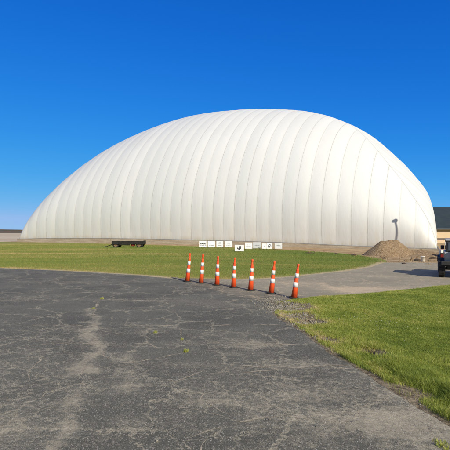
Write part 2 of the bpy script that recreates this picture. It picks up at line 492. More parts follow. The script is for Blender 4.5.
def fan(kmax, nk, y0, y1, ny, off=4.0, kmin=None):
    """grid that is finer near the viewer, coarser far away"""
    k = np.linspace(-kmax if kmin is None else kmin, kmax, nk)
    ys = np.exp(np.linspace(np.log(y0 + off), np.log(y1 + off), ny)) - off
    K, Y = np.meshgrid(k, ys)
    return K * (Y + off), Y

# ------------------------------------------------------------------ ground sheet to the horizon
ys = np.concatenate([np.linspace(-60, 20, 17), np.linspace(26, 130, 40), np.geomspace(140, 6000, 30)])
xs = np.concatenate([-np.geomspace(6000, 70, 24), np.linspace(-65, 65, 53), np.geomspace(70, 6000, 24)])
X, Y = np.meshgrid(xs, ys)
def ground_z(x, y):
    near = np.clip((24 - y) / 8, 0, 1)
    return G(x) - 0.05 - 0.20 * near
sheet('ground', X, Y, np.full(X.shape, -1.0), ground_z, MAT['ground'])

# ------------------------------------------------------------------ lawn between the lot and the dome
lawn_far = [at(*p) for p in [(-300, 241.0), (-100, 241.4), (0, 241.8), (20, 242.2), (60, 242.6), (100, 243.6), (145, 244.6), (190, 246.2), (225, 247.2), (262, 248.4), (300, 250.4), (330, 252.4), (360, 254.8), (381, 258.2), (389, 262.0)]]
lawn_poly = lawn_far + [(p[0], p[1] - 0.5) for p in drive_far[7::-1]] + [(p[0], p[1] - 0.5) for p in lot_far[::-1]]
X, Y = fan(1.3, 150, 15, 95, 140)
Lf = sdf(lawn_poly, X, Y)
Lf = Lf + 0.5 * (fbm(X * 0.9, Y * 0.9, 3) - 0.5) * np.clip(Y / 40, 0.3, 1)
hard = lot_far + drive_far[1:8]
def hard_dist(x, y):
    P = np.array(hard); d = np.full(np.shape(x), 1e9)
    for a, b in zip(P, P[1:]):
        e = b - a; t = np.clip(((x - a[0]) * e[0] + (y - a[1]) * e[1]) / (e @ e), 0, 1)
        d = np.minimum(d, np.hypot(x - a[0] - t * e[0], y - a[1] - t * e[1]))
    return d
sheet('lawn', X, Y, Lf, lambda x, y: G(x) + 0.0, MAT['lawn'],
      {'edge': lambda x, y: np.clip(1.25 - hard_dist(x, y) / 0.75 - 0.9 * (fbm(x * 0.5, y * 0.5, 9) - 0.35), 0, 1)})

# ------------------------------------------------------------------ tarmac
def blob(x, y, px, py, rx, ry, ang=0.0):
    c = at(px, py); a = math.radians(ang)
    u = (x - c[0]) * math.cos(a) + (y - c[1]) * math.sin(a); v = -(x - c[0]) * math.sin(a) + (y - c[1]) * math.cos(a)
    return np.exp(-(u / rx) ** 2 - (v / ry) ** 2)

def line_dust(x, y, pts, w):
    P = np.array([at(*p) for p in pts]); d = np.full(np.shape(x), 1e9)
    for a, b in zip(P, P[1:]):
        e = b - a; t = np.clip(((x - a[0]) * e[0] + (y - a[1]) * e[1]) / (e @ e), 0, 1)
        d = np.minimum(d, np.hypot(x - a[0] - t * e[0], y - a[1] - t * e[1]))
    return np.exp(-(d / w) ** 2)

def lot_dust(x, y):
    xw = x + 0.45 * (fbm(x * 2.2, y * 2.2, 21) - 0.5); yw = y + 0.7 * (fbm(x * 2.2, y * 2.2, 22) - 0.5)
    d = 0.33 * np.clip((11.5 - y) / 6.5, 0, 1)                        # more loose grit in the foreground
    d = d + 0.80 * line_dust(xw, yw, [(93, 308), (90, 325), (92, 340), (98, 352), (86, 362), (84, 372)], 0.13)
    d = d + 0.60 * line_dust(xw, yw, [(76, 396), (68, 412), (58, 440), (52, 470)], 0.13)
    d = d + 0.38 * line_dust(xw, yw, [(128, 350), (130, 362), (127, 392)], 0.10)
    for b in [(106, 375, .25, .12), (130, 425, .22, .25), (205, 403, .5, .25), (275, 412, .5, .2), (255, 345, .6, .25),
              (20, 300, 1.2, .5), (12, 430, .3, .3), (330, 425, .5, .3), (370, 420, .5, .3), (295, 365, .6, .2), (395, 425, .3, .25),
              (160, 300, 1.4, .35), (235, 305, 1.2, .5), (60, 282, 3, .5), (265, 343, .8, .2), (310, 396, .8, .25), (285, 310, .7, .6)]:
        d = d + 0.40 * blob(xw, yw, *b)
    d = d + 0.55 * np.clip((x - 1.0 - 0.06 * y) * 0.9, 0, 1) * np.clip((7.0 - y) / 2.5, 0, 1)
    d = d + 0.35 * (fbm(x * 0.35, y * 0.8, 31) - 0.5)
    edge = -sdf(lot_poly, x, y)
    d = d + 0.55 * np.clip(1 - edge / 0.35, 0, 1)
    return np.clip(d, 0, 1.2)

X, Y = fan(1.25, 330, -3.0, 36, 250, 4.2)
Af = sdf(lot_poly, X, Y) + 0.16 * (fbm(X * 2.3, Y * 2.3, 5) - 0.5) + 0.07 * (vnoise(X * 9, Y * 9, 6) - 0.5)
sheet('parking_lot', X, Y, Af, lambda x, y: G(x) + 0.012, MAT['lot'], {'dust': lot_dust})

def drive_fade(x, y):
    P = np.array([at(283, 304), at(262, 302), at(228, 294), at(195, 285), at(172, 278)]); d = np.full(np.shape(x), 1e9)
    for a, b in zip(P, P[1:]):
        e = b - a; t = np.clip(((x - a[0]) * e[0] + (y - a[1]) * e[1]) / (e @ e), 0, 1)
        d = np.minimum(d, np.hypot(x - a[0] - t * e[0], y - a[1] - t * e[1]))
    return np.clip(1.15 - d / 2.2, 0, 1.15)
def drive_dust(x, y):
    xw = x + 0.6 * (fbm(x, y, 41) - 0.5); yw = y + 0.6 * (fbm(x, y, 42) - 0.5)
    d = 0.30 - 0.12 * drive_fade(x, y) + 0.5 * (fbm(x * 0.3, y * 0.5, 43) - 0.5)
    d = d + 0.8 * blob(xw, yw, 352, 291, 0.9, 0.7) + 0.7 * blob(xw, yw, 375, 289, 1.4, 0.6) + 0.4 * blob(xw, yw, 300, 283, 1.0, 1.0)
    d = d + 0.6 * line_dust(xw, yw, [(318, 283), (335, 288), (350, 292)], 0.15)
    return np.clip(d, 0, 1.2)
X, Y = fan(1.0, 200, 10, 34, 130, 4.0, kmin=-0.2)
Df = sdf(drive_poly, X, Y) + 0.22 * (fbm(X * 1.8, Y * 1.8, 7) - 0.5) + 0.08 * (vnoise(X * 8, Y * 8, 8) - 0.5)
sheet('driveway', X, Y, Df, lambda x, y: G(x) + 0.0145, MAT['drive'], {'dust': drive_dust, 'fade': drive_fade})

# cracks in the tarmac, filled with pale sand
cco = []; cfa = []
def crack(pts, w, jit=0.05, step=0.035, lift=0.0140):
    P = np.array([at(*p) for p in pts])
    seg = np.hypot(*np.diff(P, axis=0).T); s = np.concatenate([[0], np.cumsum(seg)])
    n = max(6, int(s[-1] / step)); t = np.linspace(0, s[-1], n)
    x = np.interp(t, s, P[:, 0]); y = np.interp(t, s, P[:, 1])
    sd = int(rng.integers(1e6))
    x = x + 0.05 * (vnoise(t * 11, t * 0 + sd % 31, sd + 3) - 0.5) + jit * 2 * (fbm(t * 1.7, t * 0 + sd % 97, sd, 5) - 0.5); y = y + 0.05 * (vnoise(t * 11, t * 0 + sd % 37, sd + 4) - 0.5) + jit * 2 * (fbm(t * 1.7, t * 0 + sd % 89, sd + 5, 5) - 0.5)
    tx = np.gradient(x); ty = np.gradient(y); l = np.hypot(tx, ty) + 1e-9
    ww = 1.5 * w * np.clip(3.2 * (fbm(t * 5.0, t * 0 + 3.3, sd + 9, 5) - 0.38), 0.0, 1.5) * np.clip(np.minimum(t, s[-1] - t) / 0.25, 0.1, 1)
    ox = -ty / l * ww / 2; oy = tx / l * ww / 2
    b = len(cco)
    for i in range(n):
        cco.append((x[i] + ox[i], y[i] + oy[i], float(G(x[i])) + lift)); cco.append((x[i] - ox[i], y[i] - oy[i], float(G(x[i])) + lift))
        if i: cfa.append((b + 2 * i - 2, b + 2 * i - 1, b + 2 * i + 1, b + 2 * i))
crack([(130, 325.5), (180, 325.6), (235, 325.2), (292, 325.4)], 0.050, 0.03)
crack([(-20, 326), (40, 325.4), (100, 325.8)], 0.030, 0.04)
crack([(0, 292.5), (60, 293), (120, 292.6)], 0.055, 0.1)
crack([(95, 300.5), (125, 300.3), (160, 300.2)], 0.045, 0.1)
crack([(20, 279), (70, 279.5), (120, 280)], 0.06, 0.15)
crack([(0, 361), (14, 353), (30, 346), (52, 343.5), (90, 343.4), (130, 343.8), (150, 344.5), (161, 350)], 0.026, 0.05)
crack([(98, 352), (120, 364), (155, 359), (180, 354), (200, 349)], 0.020, 0.06)
crack([(58, 377), (72, 368), (92, 366), (130, 366)], 0.016, 0.06)
crack([(28, 384), (30, 370), (40, 360), (48, 350)], 0.020, 0.05)
crack([(84, 395), (82, 378), (88, 358), (98, 351)], 0.020, 0.04)
crack([(166, 384), (190, 377), (214, 369), (222, 362)], 0.018, 0.05)
crack([(197, 404), (204, 392), (206, 380)], 0.014, 0.03)
crack([(168, 372), (205, 374), (255, 372), (300, 367), (357, 365)], 0.024, 0.05)
crack([(222, 365), (260, 367), (310, 369), (362, 369)], 0.030, 0.05)
crack([(165, 408), (185, 408), (202, 412), (240, 422), (262, 417), (282, 416), (310, 420), (355, 422)], 0.022, 0.04)
crack([(180, 443), (205, 430), (228, 424), (242, 421)], 0.014, 0.04)
crack([(350, 422), (356, 414), (366, 402), (385, 398)], 0.014, 0.03)
crack([(86, 446), (92, 432), (94, 426), (118, 428), (135, 430)], 0.018, 0.04)
crack([(258, 386), (262, 395), (266, 404)], 0.012, 0.03)
crack([(93, 318), (96, 308), (100, 301), (103, 296)], 0.05, 0.04)
crack([(110, 327), (112, 320), (112, 315)], 0.02, 0.04)
crack([(178, 325), (181, 333), (184, 342)], 0.018, 0.03)
crack([(310, 345), (330, 343), (352, 342)], 0.03, 0.05)
crack([(240, 345), (275, 343), (300, 345)], 0.035, 0.1)
crack([(375, 440), (400, 432), (430, 428), (452, 432)], 0.014, 0.04)
crack([(20, 420), (45, 408), (70, 404)], 0.012, 0.05)
for i in range(4):
    px = rng.uniform(-10, 420); py = rng.uniform(335, 452)
    if px > 300 + (py - 330) * 1.5: continue
    l = rng.uniform(12, 40); a = rng.uniform(-0.5, 0.5) + (math.pi / 2 if rng.random() < 0.3 else 0)
    pts = [(px, py)]
    for k in range(3):
        a += rng.uniform(-0.5, 0.5)
        pts.append((pts[-1][0] + l * math.cos(a), max(320, pts[-1][1] + 0.4 * l * math.sin(a))))
    crack(pts, rng.uniform(0.008, 0.013), 0.06)
for i in range(10):                                                  # across the driveway
    px = rng.uniform(230, 430); py = rng.uniform(277, 292)
    if py < 283 - (px - 250) * 0.09 or py > 300 - (px - 300) * 0.09: continue
    crack([(px, py), (px + 12, py + rng.uniform(-1, 1)), (px + 28, py + rng.uniform(-1.5, 1.5))], 0.04, 0.1, lift=0.0165)
tag(mesh_arrays('tarmac_cracks', cco, cfa, MAT['crack']), kind='structure')

# ------------------------------------------------------------------ verge, its washed-out edge
holes = [(302, 316.0, .17, .16, .24), (310.5, 322.3, .16, .14, .22), (366, 352, .17, .16, .15), (377, 357, .12, .10, .09), (296, 312, .16, .1, .05), (340, 345, .1, .1, .04)]
bare_spots = holes + [(287, 306, .6, .7, 0), (296, 309, .5, .5, 0), (300, 318, .5, .35, 0), (312, 324, .45, .3, 0), (388, 363, .24, .12, 0), (372, 354, .3, .2, 0), (405, 391, .22, .14, 0), (330, 341, .25, .2, 0), (420, 398, .2, .12, 0)]
def verge_edge(x, y):
    P = np.array(verge_left); d = np.full(np.shape(x), 1e9)
    for a, b in zip(P, P[1:]):
        e = b - a; t = np.clip(((x - a[0]) * e[0] + (y - a[1]) * e[1]) / (e @ e), 0, 1)
        d = np.minimum(d, np.hypot(x - a[0] - t * e[0], y - a[1] - t * e[1]))
    return d
def verge_bare(x, y):
    xw = x + 0.25 * (fbm(x * 4, y * 4, 51) - 0.5); yw = y + 0.25 * (fbm(x * 4, y * 4, 52) - 0.5)
    d = 0
    for b in bare_spots: d = d + 1.2 * blob(xw, yw, b[0], b[1], b[2], b[3])
    d = d + 1.3 * np.clip(1 + (sdf(verge_poly, xw, yw) + 0.03) / 0.10, 0, 1)
    return np.clip(d, 0, 1)
def verge_hole(x, y):
    d = 0
    for h in holes: d = d + 1.3 * (h[4] > 0.08) * blob(x, y, h[0], h[1], h[2] * 0.8, h[3] * 0.8)
    return np.clip(d, 0, 1)
def verge_z(x, y):
    e = np.clip((-sdf(verge_poly, x, y) - 0.28) / 0.5, 0, 1)
    z = G(x) + 0.0138 + 0.012 * np.clip((-sdf(verge_poly, x, y) - 0.02) / 0.2, 0, 1) + e * (0.025 + 0.05 * (fbm(x * 1.2, y * 1.2, 61) - 0.4)) + e * 0.015 * (vnoise(x * 14, y * 14, 62) - 0.5)
    for h in holes: z = z - h[4] * blob(x, y, h[0], h[1], h[2] * 0.8, h[3] * 0.8) * np.clip(verge_edge(x, y) / 0.12, 0, 1)
    return z
xs = np.arange(1.0, 12.5, 0.055); ys = np.arange(1.0, 18.0, 0.06)
X, Y = np.meshgrid(xs, ys)
Vf = sdf(verge_poly, X, Y) + 0.10 * (fbm(X * 3, Y * 3, 15) - 0.5)
sheet('grass_verge', X, Y, Vf, verge_z, MAT['verge'], {'bare': verge_bare, 'hole': verge_hole})

# ------------------------------------------------------------------ dirt round the dome
Zr = 48.0; RAT = 1.55
SR = np.array([(437 - 225) / F * Zr, Zr]); SL = np.array([(19.5 - 225) / F * Zr * RAT, Zr * RAT])
LEN = float(np.linalg.norm(SL - SR)); U = (SL - SR) / LEN; NN = np.array([-U[1], U[0]])
if NN[1] < 0: NN = -NN
WID = 44.0
def sp(s, t): return SR + U * s + NN * t
zr = EYE - 19.3 / F * Zr; zl = EYE - 9.3 / F * Zr * RAT
dirt_poly = [tuple(sp(-3.5, -2)), tuple(sp(-3.5, WID + 3)), tuple(sp(LEN + 3, WID + 3)), tuple(sp(LEN + 4, -1.5)), tuple(sp(LEN, -4)), tuple(sp(LEN * .5, -6))] + \
            [at(*p) for p in [(300, 253), (360, 258), (381, 262), (384, 265), (410, 265), (450, 266), (520, 266), (520, 258), (462, 251.5)]]
X, Y = fan(1.2, 190, 26, 140, 150, 0.0, kmin=-0.8)
Rf = sdf(dirt_poly, X, Y) + 0.9 * (fbm(X * 0.7, Y * 0.7, 17) - 0.5)
def dirt_z(x, y):
    b = np.clip((x - 10) / 4, 0, 1) * np.clip((y - 31) / 2, 0, 1)
    return G(x) - 0.012 + b * 0.16 * np.maximum(0, fbm(x * 1.3, y * 1.3, 18) - 0.38)
sheet('dirt_ground', X, Y, Rf, dirt_z, MAT['dirt'])

# ------------------------------------------------------------------ hills on the horizon
def hill(y0, x0, x1, h0, seed, n=120):
    xs = np.linspace(x0, x1, n)
    h = h0 * (0.55 + 0.9 * (fbm(xs * 0.006, xs * 0, seed, 5) - 0.3))
    co = []; fa = []
    for i in range(n):
        for (dy, k) in ((-180, -0.3), (-60, 0.7), (0, 1.0), (80, 0.7), (200, -0.3)):
            co.append((xs[i], y0 + dy + 30 * math.sin(xs[i] * 0.01), h[i] * k if k > 0 else -1.5))
    for i in range(n - 1):
        for j in range(4): fa.append((i * 5 + j, (i + 1) * 5 + j, (i + 1) * 5 + j + 1, i * 5 + j + 1))
    return tag(mesh_arrays('hills', co, fa, MAT['hill']), kind='structure')
hill(1500, -2600, 2600, 6.6, 71)

# ------------------------------------------------------------------ the air dome
K_ = np.array([0, .012, .03, .07, .14, .25, .4, .6, .8, .92, 1.])
V_ = np.array([0.053, 0.0289, -0.035, -0.0517, -0.0111, 0.0136, 0.0091, 0.0204, 0.003, 0.0204, 0.0536])
def cub(x):
    k, v = K_, V_; m = np.gradient(v, k)
    i = np.clip(np.searchsorted(k, x, side='right') - 1, 0, len(k) - 2)
    h = k[i + 1] - k[i]; t = (x - k[i]) / h
    return (2*t**3-3*t**2+1)*v[i]+(t**3-2*t**2+t)*h*m[i]+(-2*t**3+3*t**2)*v[i+1]+(t**3-t**2)*h*m[i+1]
HGT, PR, R1, QQ, R2, MT, PL = 23.5959, 2.0023, 0.4188, 1.3319, 0.3841, 0.6146, 3.0165
def px_of_s(s):
    p0 = SR[0] + U[0] * s; p1 = SR[1] + U[1] * s
    return 225 + F * p0 / p1
def zlin(s): return zr + (zl - zr) * s / LEN
def zbase(s):
    """height of the top of the low wall along the dome"""
    px = px_of_s(np.asarray(s, float))
    yb = np.interp(px, [19.5, 50, 100, 150, 190, 240, 290, 345, 390, 437], [239.2, 238.6, 238.6, 239.3, 240.2, 241.5, 243.2, 246.0, 247.7, 249.3])
    return EYE - (yb - HY) / F * (SR[1] + U[1] * s)
def dome_pt(s, t):
    s = np.asarray(s, float); t = np.asarray(t, float)
    a0 = 2 * s / LEN - 1; a = np.clip(np.abs(a0), 0, 1); b = np.clip(np.abs(2 * t / WID - 1), 0, 1)
    h = np.clip(1 - a ** np.where(a0 > 0, PL, PR), 0, 1) ** R1 * np.clip(1 - b ** QQ, 0, 1) ** R2
    rise = HGT * h * (1 + cub(np.clip(s / LEN, 0, 1)))
    z = zlin(s) + rise + (zbase(s) - zlin(s)) * np.exp(-rise / 4.0)
    hh = np.clip(h * 1.6, 0, 1)
    s2 = s - 0.34 * 4 * hh * (1 - hh) * np.exp(-s / 4)
    belly = 0.88 * np.sin(np.pi * np.clip(rise / 12.0, 0, 1)) * np.clip(s / 1.5, 0, 1) * (0.40 + 0.60 * np.exp(-(s / 14.0) ** 2))      # the foot of the wall swells outwards
    t2 = t - belly * np.exp(-t / 3.0) + belly * np.exp(-(WID - t) / 3.0)
    x = SR[0] + U[0] * s2 + NN[0] * t2; y = SR[1] + U[1] * s2 + NN[1] * t2
    return np.stack([x, y, z], -1)
def s_of_px(px):
    k = (px - 225) / F
    return (k * SR[1] - SR[0]) / (U[0] - k * U[1])
seam_px = [427.5, 414, 398.5, 383.3, 367.7, 351.3, 337, 322, 308.4, 295.4, 282.5, 269.5, 257, 245.4, 234.6, 224, 213.4, 202.6, 191.6, 181.4, 171, 161, 151.3, 141.2, 131, 121.2, 111.3, 101.4, 92.5, 83.8, 75, 65.5, 56, 46.6, 37, 28]
seams = [0.0] + [s_of_px(p) for p in seam_px] + [LEN]
SUB = 8
sl = []; pan = []
for i in range(len(seams) - 1):
    for k in range(SUB): sl.append(seams[i] + (seams[i + 1] - seams[i]) * k / SUB); pan.append((i, k / SUB))
sl.append(LEN); pan.append((len(seams) - 1, 0.0))
sl = np.array(sl)
# move the two samples nearest the apex of the end hips onto the apexes, so that all four sectors share their corners
apex = MT * WID / 2
iR = int(np.argmin(abs(sl - apex))); iL = int(np.argmin(abs(sl - (LEN - apex)))); sl[iR] = apex; sl[iL] = LEN - apex
wts = rng.uniform(0.45, 1.0, len(seams) + 2); pvar = rng.random(len(seams) + 2)
NV = 70
vv = np.linspace(0, 1, NV) ** 1.7
verts = []; at_seam = []; at_mit = []; at_high = []; at_pan = []; at_weld = []; quads = []
def seam_dist(i):
    p, k = pan[i]
    if p >= len(seams) - 1: return 0.0
    w = seams[p + 1] - seams[p]
    return min(abs(sl[i] - seams[p]), abs(seams[p + 1] - sl[i])) if k > 0 else 0.0
sd = np.array([seam_dist(i) for i in range(len(sl))])
pf = np.array([abs(math.sin(math.pi * k)) ** 0.8 for _, k in pan])
pw = np.array([(seams[min(p + 1, len(seams) - 1)] - seams[p]) if p < len(seams) - 1 else 1.0 for p, _ in pan])
def add_sector(sfun, idxs):
    base = len(verts)
    for i in idxs:
        s, t, md = sfun(i, vv)
        P = dome_pt(s, t)
        e = 0.02
        ds = dome_pt(np.clip(s + e, 0, LEN), t) - dome_pt(np.clip(s - e, 0, LEN), t)
        dt = dome_pt(s, np.clip(t + e, 0, WID)) - dome_pt(s, np.clip(t - e, 0, WID))
        n = np.cross(dt, ds); ln = np.linalg.norm(n, axis=1, keepdims=True); n = n / np.maximum(ln, 1e-9)
        cen = np.array([*sp(LEN / 2, WID / 2), 0.0])
        sg = np.sign(((P - cen) * n).sum(1, keepdims=True)); n = n * sg
        hb = P[:, 2] - zbase(np.clip(s, 0, LEN))
        amp = 0.020 * pw[i] * pf[i] * np.clip(md / 1.0, 0, 1) * np.clip(hb / 0.8, 0, 1)
        P = P + n * amp[:, None]
        for j in range(NV):
            verts.append(tuple(P[j])); at_seam.append(sd[i]); at_mit.append(md[j]); at_high.append(hb[j])
            at_pan.append(pvar[pan[i][0]]); at_weld.append(wts[pan[i][0] + (1 if pan[i][1] > 0.5 else 0)])
    m = len(idxs)
    for a in range(m - 1):
        for j in range(NV - 1):
            q = (base + a * NV + j, base + (a + 1) * NV + j, base + (a + 1) * NV + j + 1, base + a * NV + j + 1)
            quads.append(q)
def side(far):
    def f(i, v):
        s = sl[i]; tm = min(s / MT, (LEN - s) / MT, WID / 2)
        t = v * tm
        md = np.minimum(np.minimum(s - MT * t, (LEN - s) - MT * t), 9.0) / math.sqrt(1 + MT * MT)
        return np.full(NV, s), (WID - t if far else t), np.maximum(md, 0)
    return f
def end(left, far):
    def f(i, v):
        t = min(((LEN - sl[i]) if left else sl[i]) / MT, WID / 2)
        sm = MT * t
        s = v * sm
        md = np.minimum(np.maximum(MT * t - s, 0) / math.sqrt(1 + MT * MT), 9.0)
        return (LEN - s if left else s), np.full(NV, WID - t if far else t), md
    return f
allr = list(range(len(sl)))
add_sector(side(False), allr); add_sector(side(True), allr)
add_sector(end(False, False), list(range(0, iR + 1))); add_sector(end(False, True), list(range(0, iR + 1)))
add_sector(end(True, False), list(range(iL, len(sl)))); add_sector(end(True, True), list(range(iL, len(sl))))
dome = empty('air_dome', (float(sp(LEN / 2, WID / 2)[0]), float(sp(LEN / 2, WID / 2)[1]), float(G(5))), 0,
             'huge white air-supported dome with vertical seams on a low concrete wall', 'dome')
off = np.array(dome.location)
mem = mesh_arrays('membrane', np.array(verts) - off, quads, MAT['fabric'],
                  {'seam': at_seam, 'mitre': at_mit, 'high': at_high, 'panel': at_pan, 'weld': at_weld}, parent=dome)
bm = bmesh.new(); bm.from_mesh(mem.data)
bmesh.ops.remove_doubles(bm, verts=bm.verts, dist=0.0005)
bmesh.ops.dissolve_degenerate(bm, edges=bm.edges, dist=0.0004)
bmesh.ops.recalc_face_normals(bm, faces=bm.faces)
bm.to_mesh(mem.data); bm.free()
# low concrete wall that the membrane is clamped to
bm = bmesh.new()
def wall_ring(o, zf):
    side = [(q, -o) for q in np.linspace(-o, LEN + o, 40)] + [(LEN + o, q) for q in np.linspace(-o, WID + o, 14)[1:]] + \
           [(q, WID + o) for q in np.linspace(LEN + o, -o, 40)[1:]] + [(-o, q) for q in np.linspace(WID + o, -o, 14)[1:-1]]
    return [bm.verts.new((*(sp(*c) - off[:2]), zf(c) - off[2])) for c in side], side
zt = lambda st: float(zbase(min(max(st[0], 0), LEN))) + 0.02
ot, oside = wall_ring(0.25, zt); ob, _ = wall_ring(0.25, lambda c: zt(c) - 1.5)
it, _ = wall_ring(-0.35, zt); ib, _ = wall_ring(-0.35, lambda c: zt(c) - 1.5)
for i in range(len(ot)):
    j = (i + 1) % len(ot)
    bm.faces.new((ob[i], ob[j], ot[j], ot[i])); bm.faces.new((ot[i], ot[j], it[j], it[i])); bm.faces.new((it[i], it[j], ib[j], ib[i]))
obj('base_wall', bm, MAT['concrete'], dome)
# clamp bar along the foot of the membrane
bm = bmesh.new()
ring = []
for c in oside:
    p = sp(*c) - off[:2]; z = zt(c) - off[2]
    cc = np.array(sp(LEN / 2, WID / 2)) - off[:2]; d = (cc - p) / np.linalg.norm(cc - p)
    ring.append([bm.verts.new((p[0] + d[0] * u, p[1] + d[1] * u, z + w)) for u, w in ((0.02, 0.002), (0.10, 0.002), (0.10, 0.07), (0.02, 0.07))])
for i in range(len(ring)):
    j = (i + 1) % len(ring)
    for k in range(4): bm.faces.new((ring[i][k], ring[i][(k + 1) % 4], ring[j][(k + 1) % 4], ring[j][k]))
obj('clamp_bar', bm, MAT['grey_steel'], dome)

# ------------------------------------------------------------------ traffic cones
cone_px = [(187.4, 281.4, 253.1, 6.5), (201.2, 283.0, 254.3, 4.5), (217.0, 285.0, 256.0, 2.5), (233.6, 287.3, 257.4, 3.0), (250.6, 290.2, 259.2, 4.0), (271.2, 293.2, 261.0, 7.0), (293.9, 298.0, 263.3, 8.5)]
def make_cone():
    t = empty('traffic_cone', (0, 0, 0))
    bm = bmesh.new()
    def rad(z): return 0.094 - (0.094 - 0.035) * z / 1.0
    lathe(bm, [(rad(0.03), 0.03), (rad(0.44), 0.44), (rad(0.60), 0.60), (rad(0.72), 0.72), (rad(0.86), 0.86), (0.045, 0.875), (0.036, 0.885), (0.030, 0.90)])
    body = obj('cone_body', bm, MAT['orange'], t, True)
    for z0, z1 in ((0.34, 0.495), (0.625, 0.765)):
        bm = bmesh.new()
        lathe(bm, [(rad(z0) - 0.01, z0), (rad(z0) + 0.003, z0), (rad(z1) + 0.003, z1), (rad(z1) - 0.01, z1)])
        obj('reflective_band', bm, MAT['reflective'], t, True)
    bm = bmesh.new()
    lathe(bm, [(0.030, 0.895), (0.034, 0.91), (0.034, 0.93), (0.028, 0.945), (0.028, 0.975), (0.033, 0.985), (0.036, 1.01), (0.036, 1.04), (0.030, 1.06)])
    obj('grip_handle', bm, MAT['orange'], t, True)
    bm = bmesh.new()
    prism(bm, [(0.165 * math.cos(a), 0.165 * math.sin(a)) for a in [math.pi / 8 + k * math.pi / 4 for k in range(8)]], 'z', 0.0, 0.035, 0.006)
    obj('base', bm, MAT['rubber'], t)
    return t
def copy_tree(o, parent=None):
    c = o.copy(); C.objects.link(c)
    if parent: c.parent = parent; c.matrix_parent_inverse = o.matrix_parent_inverse.copy()
    for ch in list(o.children):
        copy_tree(ch, c)
    return c
proto = make_cone()
cone_lab = ['orange and white traffic cone farthest left, alone beside the lawn edge',
            'orange and white traffic cone second from the left end of the row',
            'upright orange and white traffic cone third from the left end of the row',
            'middle orange and white traffic cone of the row of seven, fourth from either end',
            'orange and white traffic cone third from the gravel patch end of the row',
            'leaning orange and white traffic cone next to last before the gravel patch',
            'tallest leaning orange and white traffic cone, rightmost, at the corner of the grass verge']
cones = [proto] + [copy_tree(proto) for _ in cone_px[1:]]
for o, (px, yb, yt, ln), lab in zip(cones, cone_px, cone_lab):
    x, y = at(px, yb, 0.018)
    o.location = (x, y, float(G(x)) + 0.014)
    h = (yb - yt) / F * y
    o.scale = (1.0, 1.0, h / 1.06)
    o.rotation_euler = (math.radians(rng.uniform(-1, 1)), math.radians(ln * 0.85), 0.0)
    tag(o, lab, 'traffic cone', 'row of traffic cones across the driveway')

# ------------------------------------------------------------------ yard signs in front of the dome
signs = [  # x0, x1, y0, y1, kind, label
    (199.2, 206.4, 240.9, 247.2, 'bold', 'white yard sign with two bold dark lines, leftmost of the row by the dome'),
    (207.8, 214.9, 241.0, 247.2, 'faint', 'white yard sign with faint grey lettering, second from the left of the row'),
    (216.4, 223.1, 241.0, 247.2, 'para', 'narrow white yard sign with a small paragraph, third from the left of the row'),
    (225.0, 232.1, 241.1, 247.2, 'mid', 'white yard sign with one centred grey line, left of the low picture sign'),
    (234.8, 243.9, 244.9, 251.2, 'picture', 'white sign with a dark picture standing lower and nearer than the others'),
    (245.0, 252.3, 242.5, 248.7, 'line', 'white yard sign with thin grey lines just right of the low picture sign'),
    (253.1, 260.8, 242.2, 248.3, 'grey', 'grey yard sign with a darker line of lettering between two white signs'),
    (262.0, 266.6, 243.5, 248.7, 'small', 'smallest white yard sign with a small dark mark, touching the sign with the black emblem'),
    (267.0, 272.3, 243.0, 248.7, 'emblem', 'white yard sign with a large black arched emblem'),
    (274.8, 282.1, 243.1, 248.7, 'pale', 'pale grey yard sign with two lines of lettering, rightmost of the row')]
def bars(rows, w, h, ink, parent, zb):
    for (zc, th, x0, x1) in rows:                                   # a line of lettering too far off to read: one strip with an uneven outline
        top = []; bot = []; x = x0
        while x < x1:
            l = random.uniform(0.02, 0.05); xe = min(x + l, x1)
            u = random.choice((0.5, 0.5, 0.32, 0.12)) * th; v = random.choice((0.5, 0.5, 0.4, 0.12)) * th
            top += [((x - .5) * w, (zc + u) * h), ((xe - .5) * w - 0.002, (zc + u) * h)]; bot += [((x - .5) * w, (zc - v) * h), ((xe - .5) * w - 0.002, (zc - v) * h)]
            x = xe
        bm = bmesh.new(); prism(bm, top + bot[::-1], 'y', -0.010, -0.0065)
        o = obj('lettering_line', bm, ink, parent); o.location.z = zb
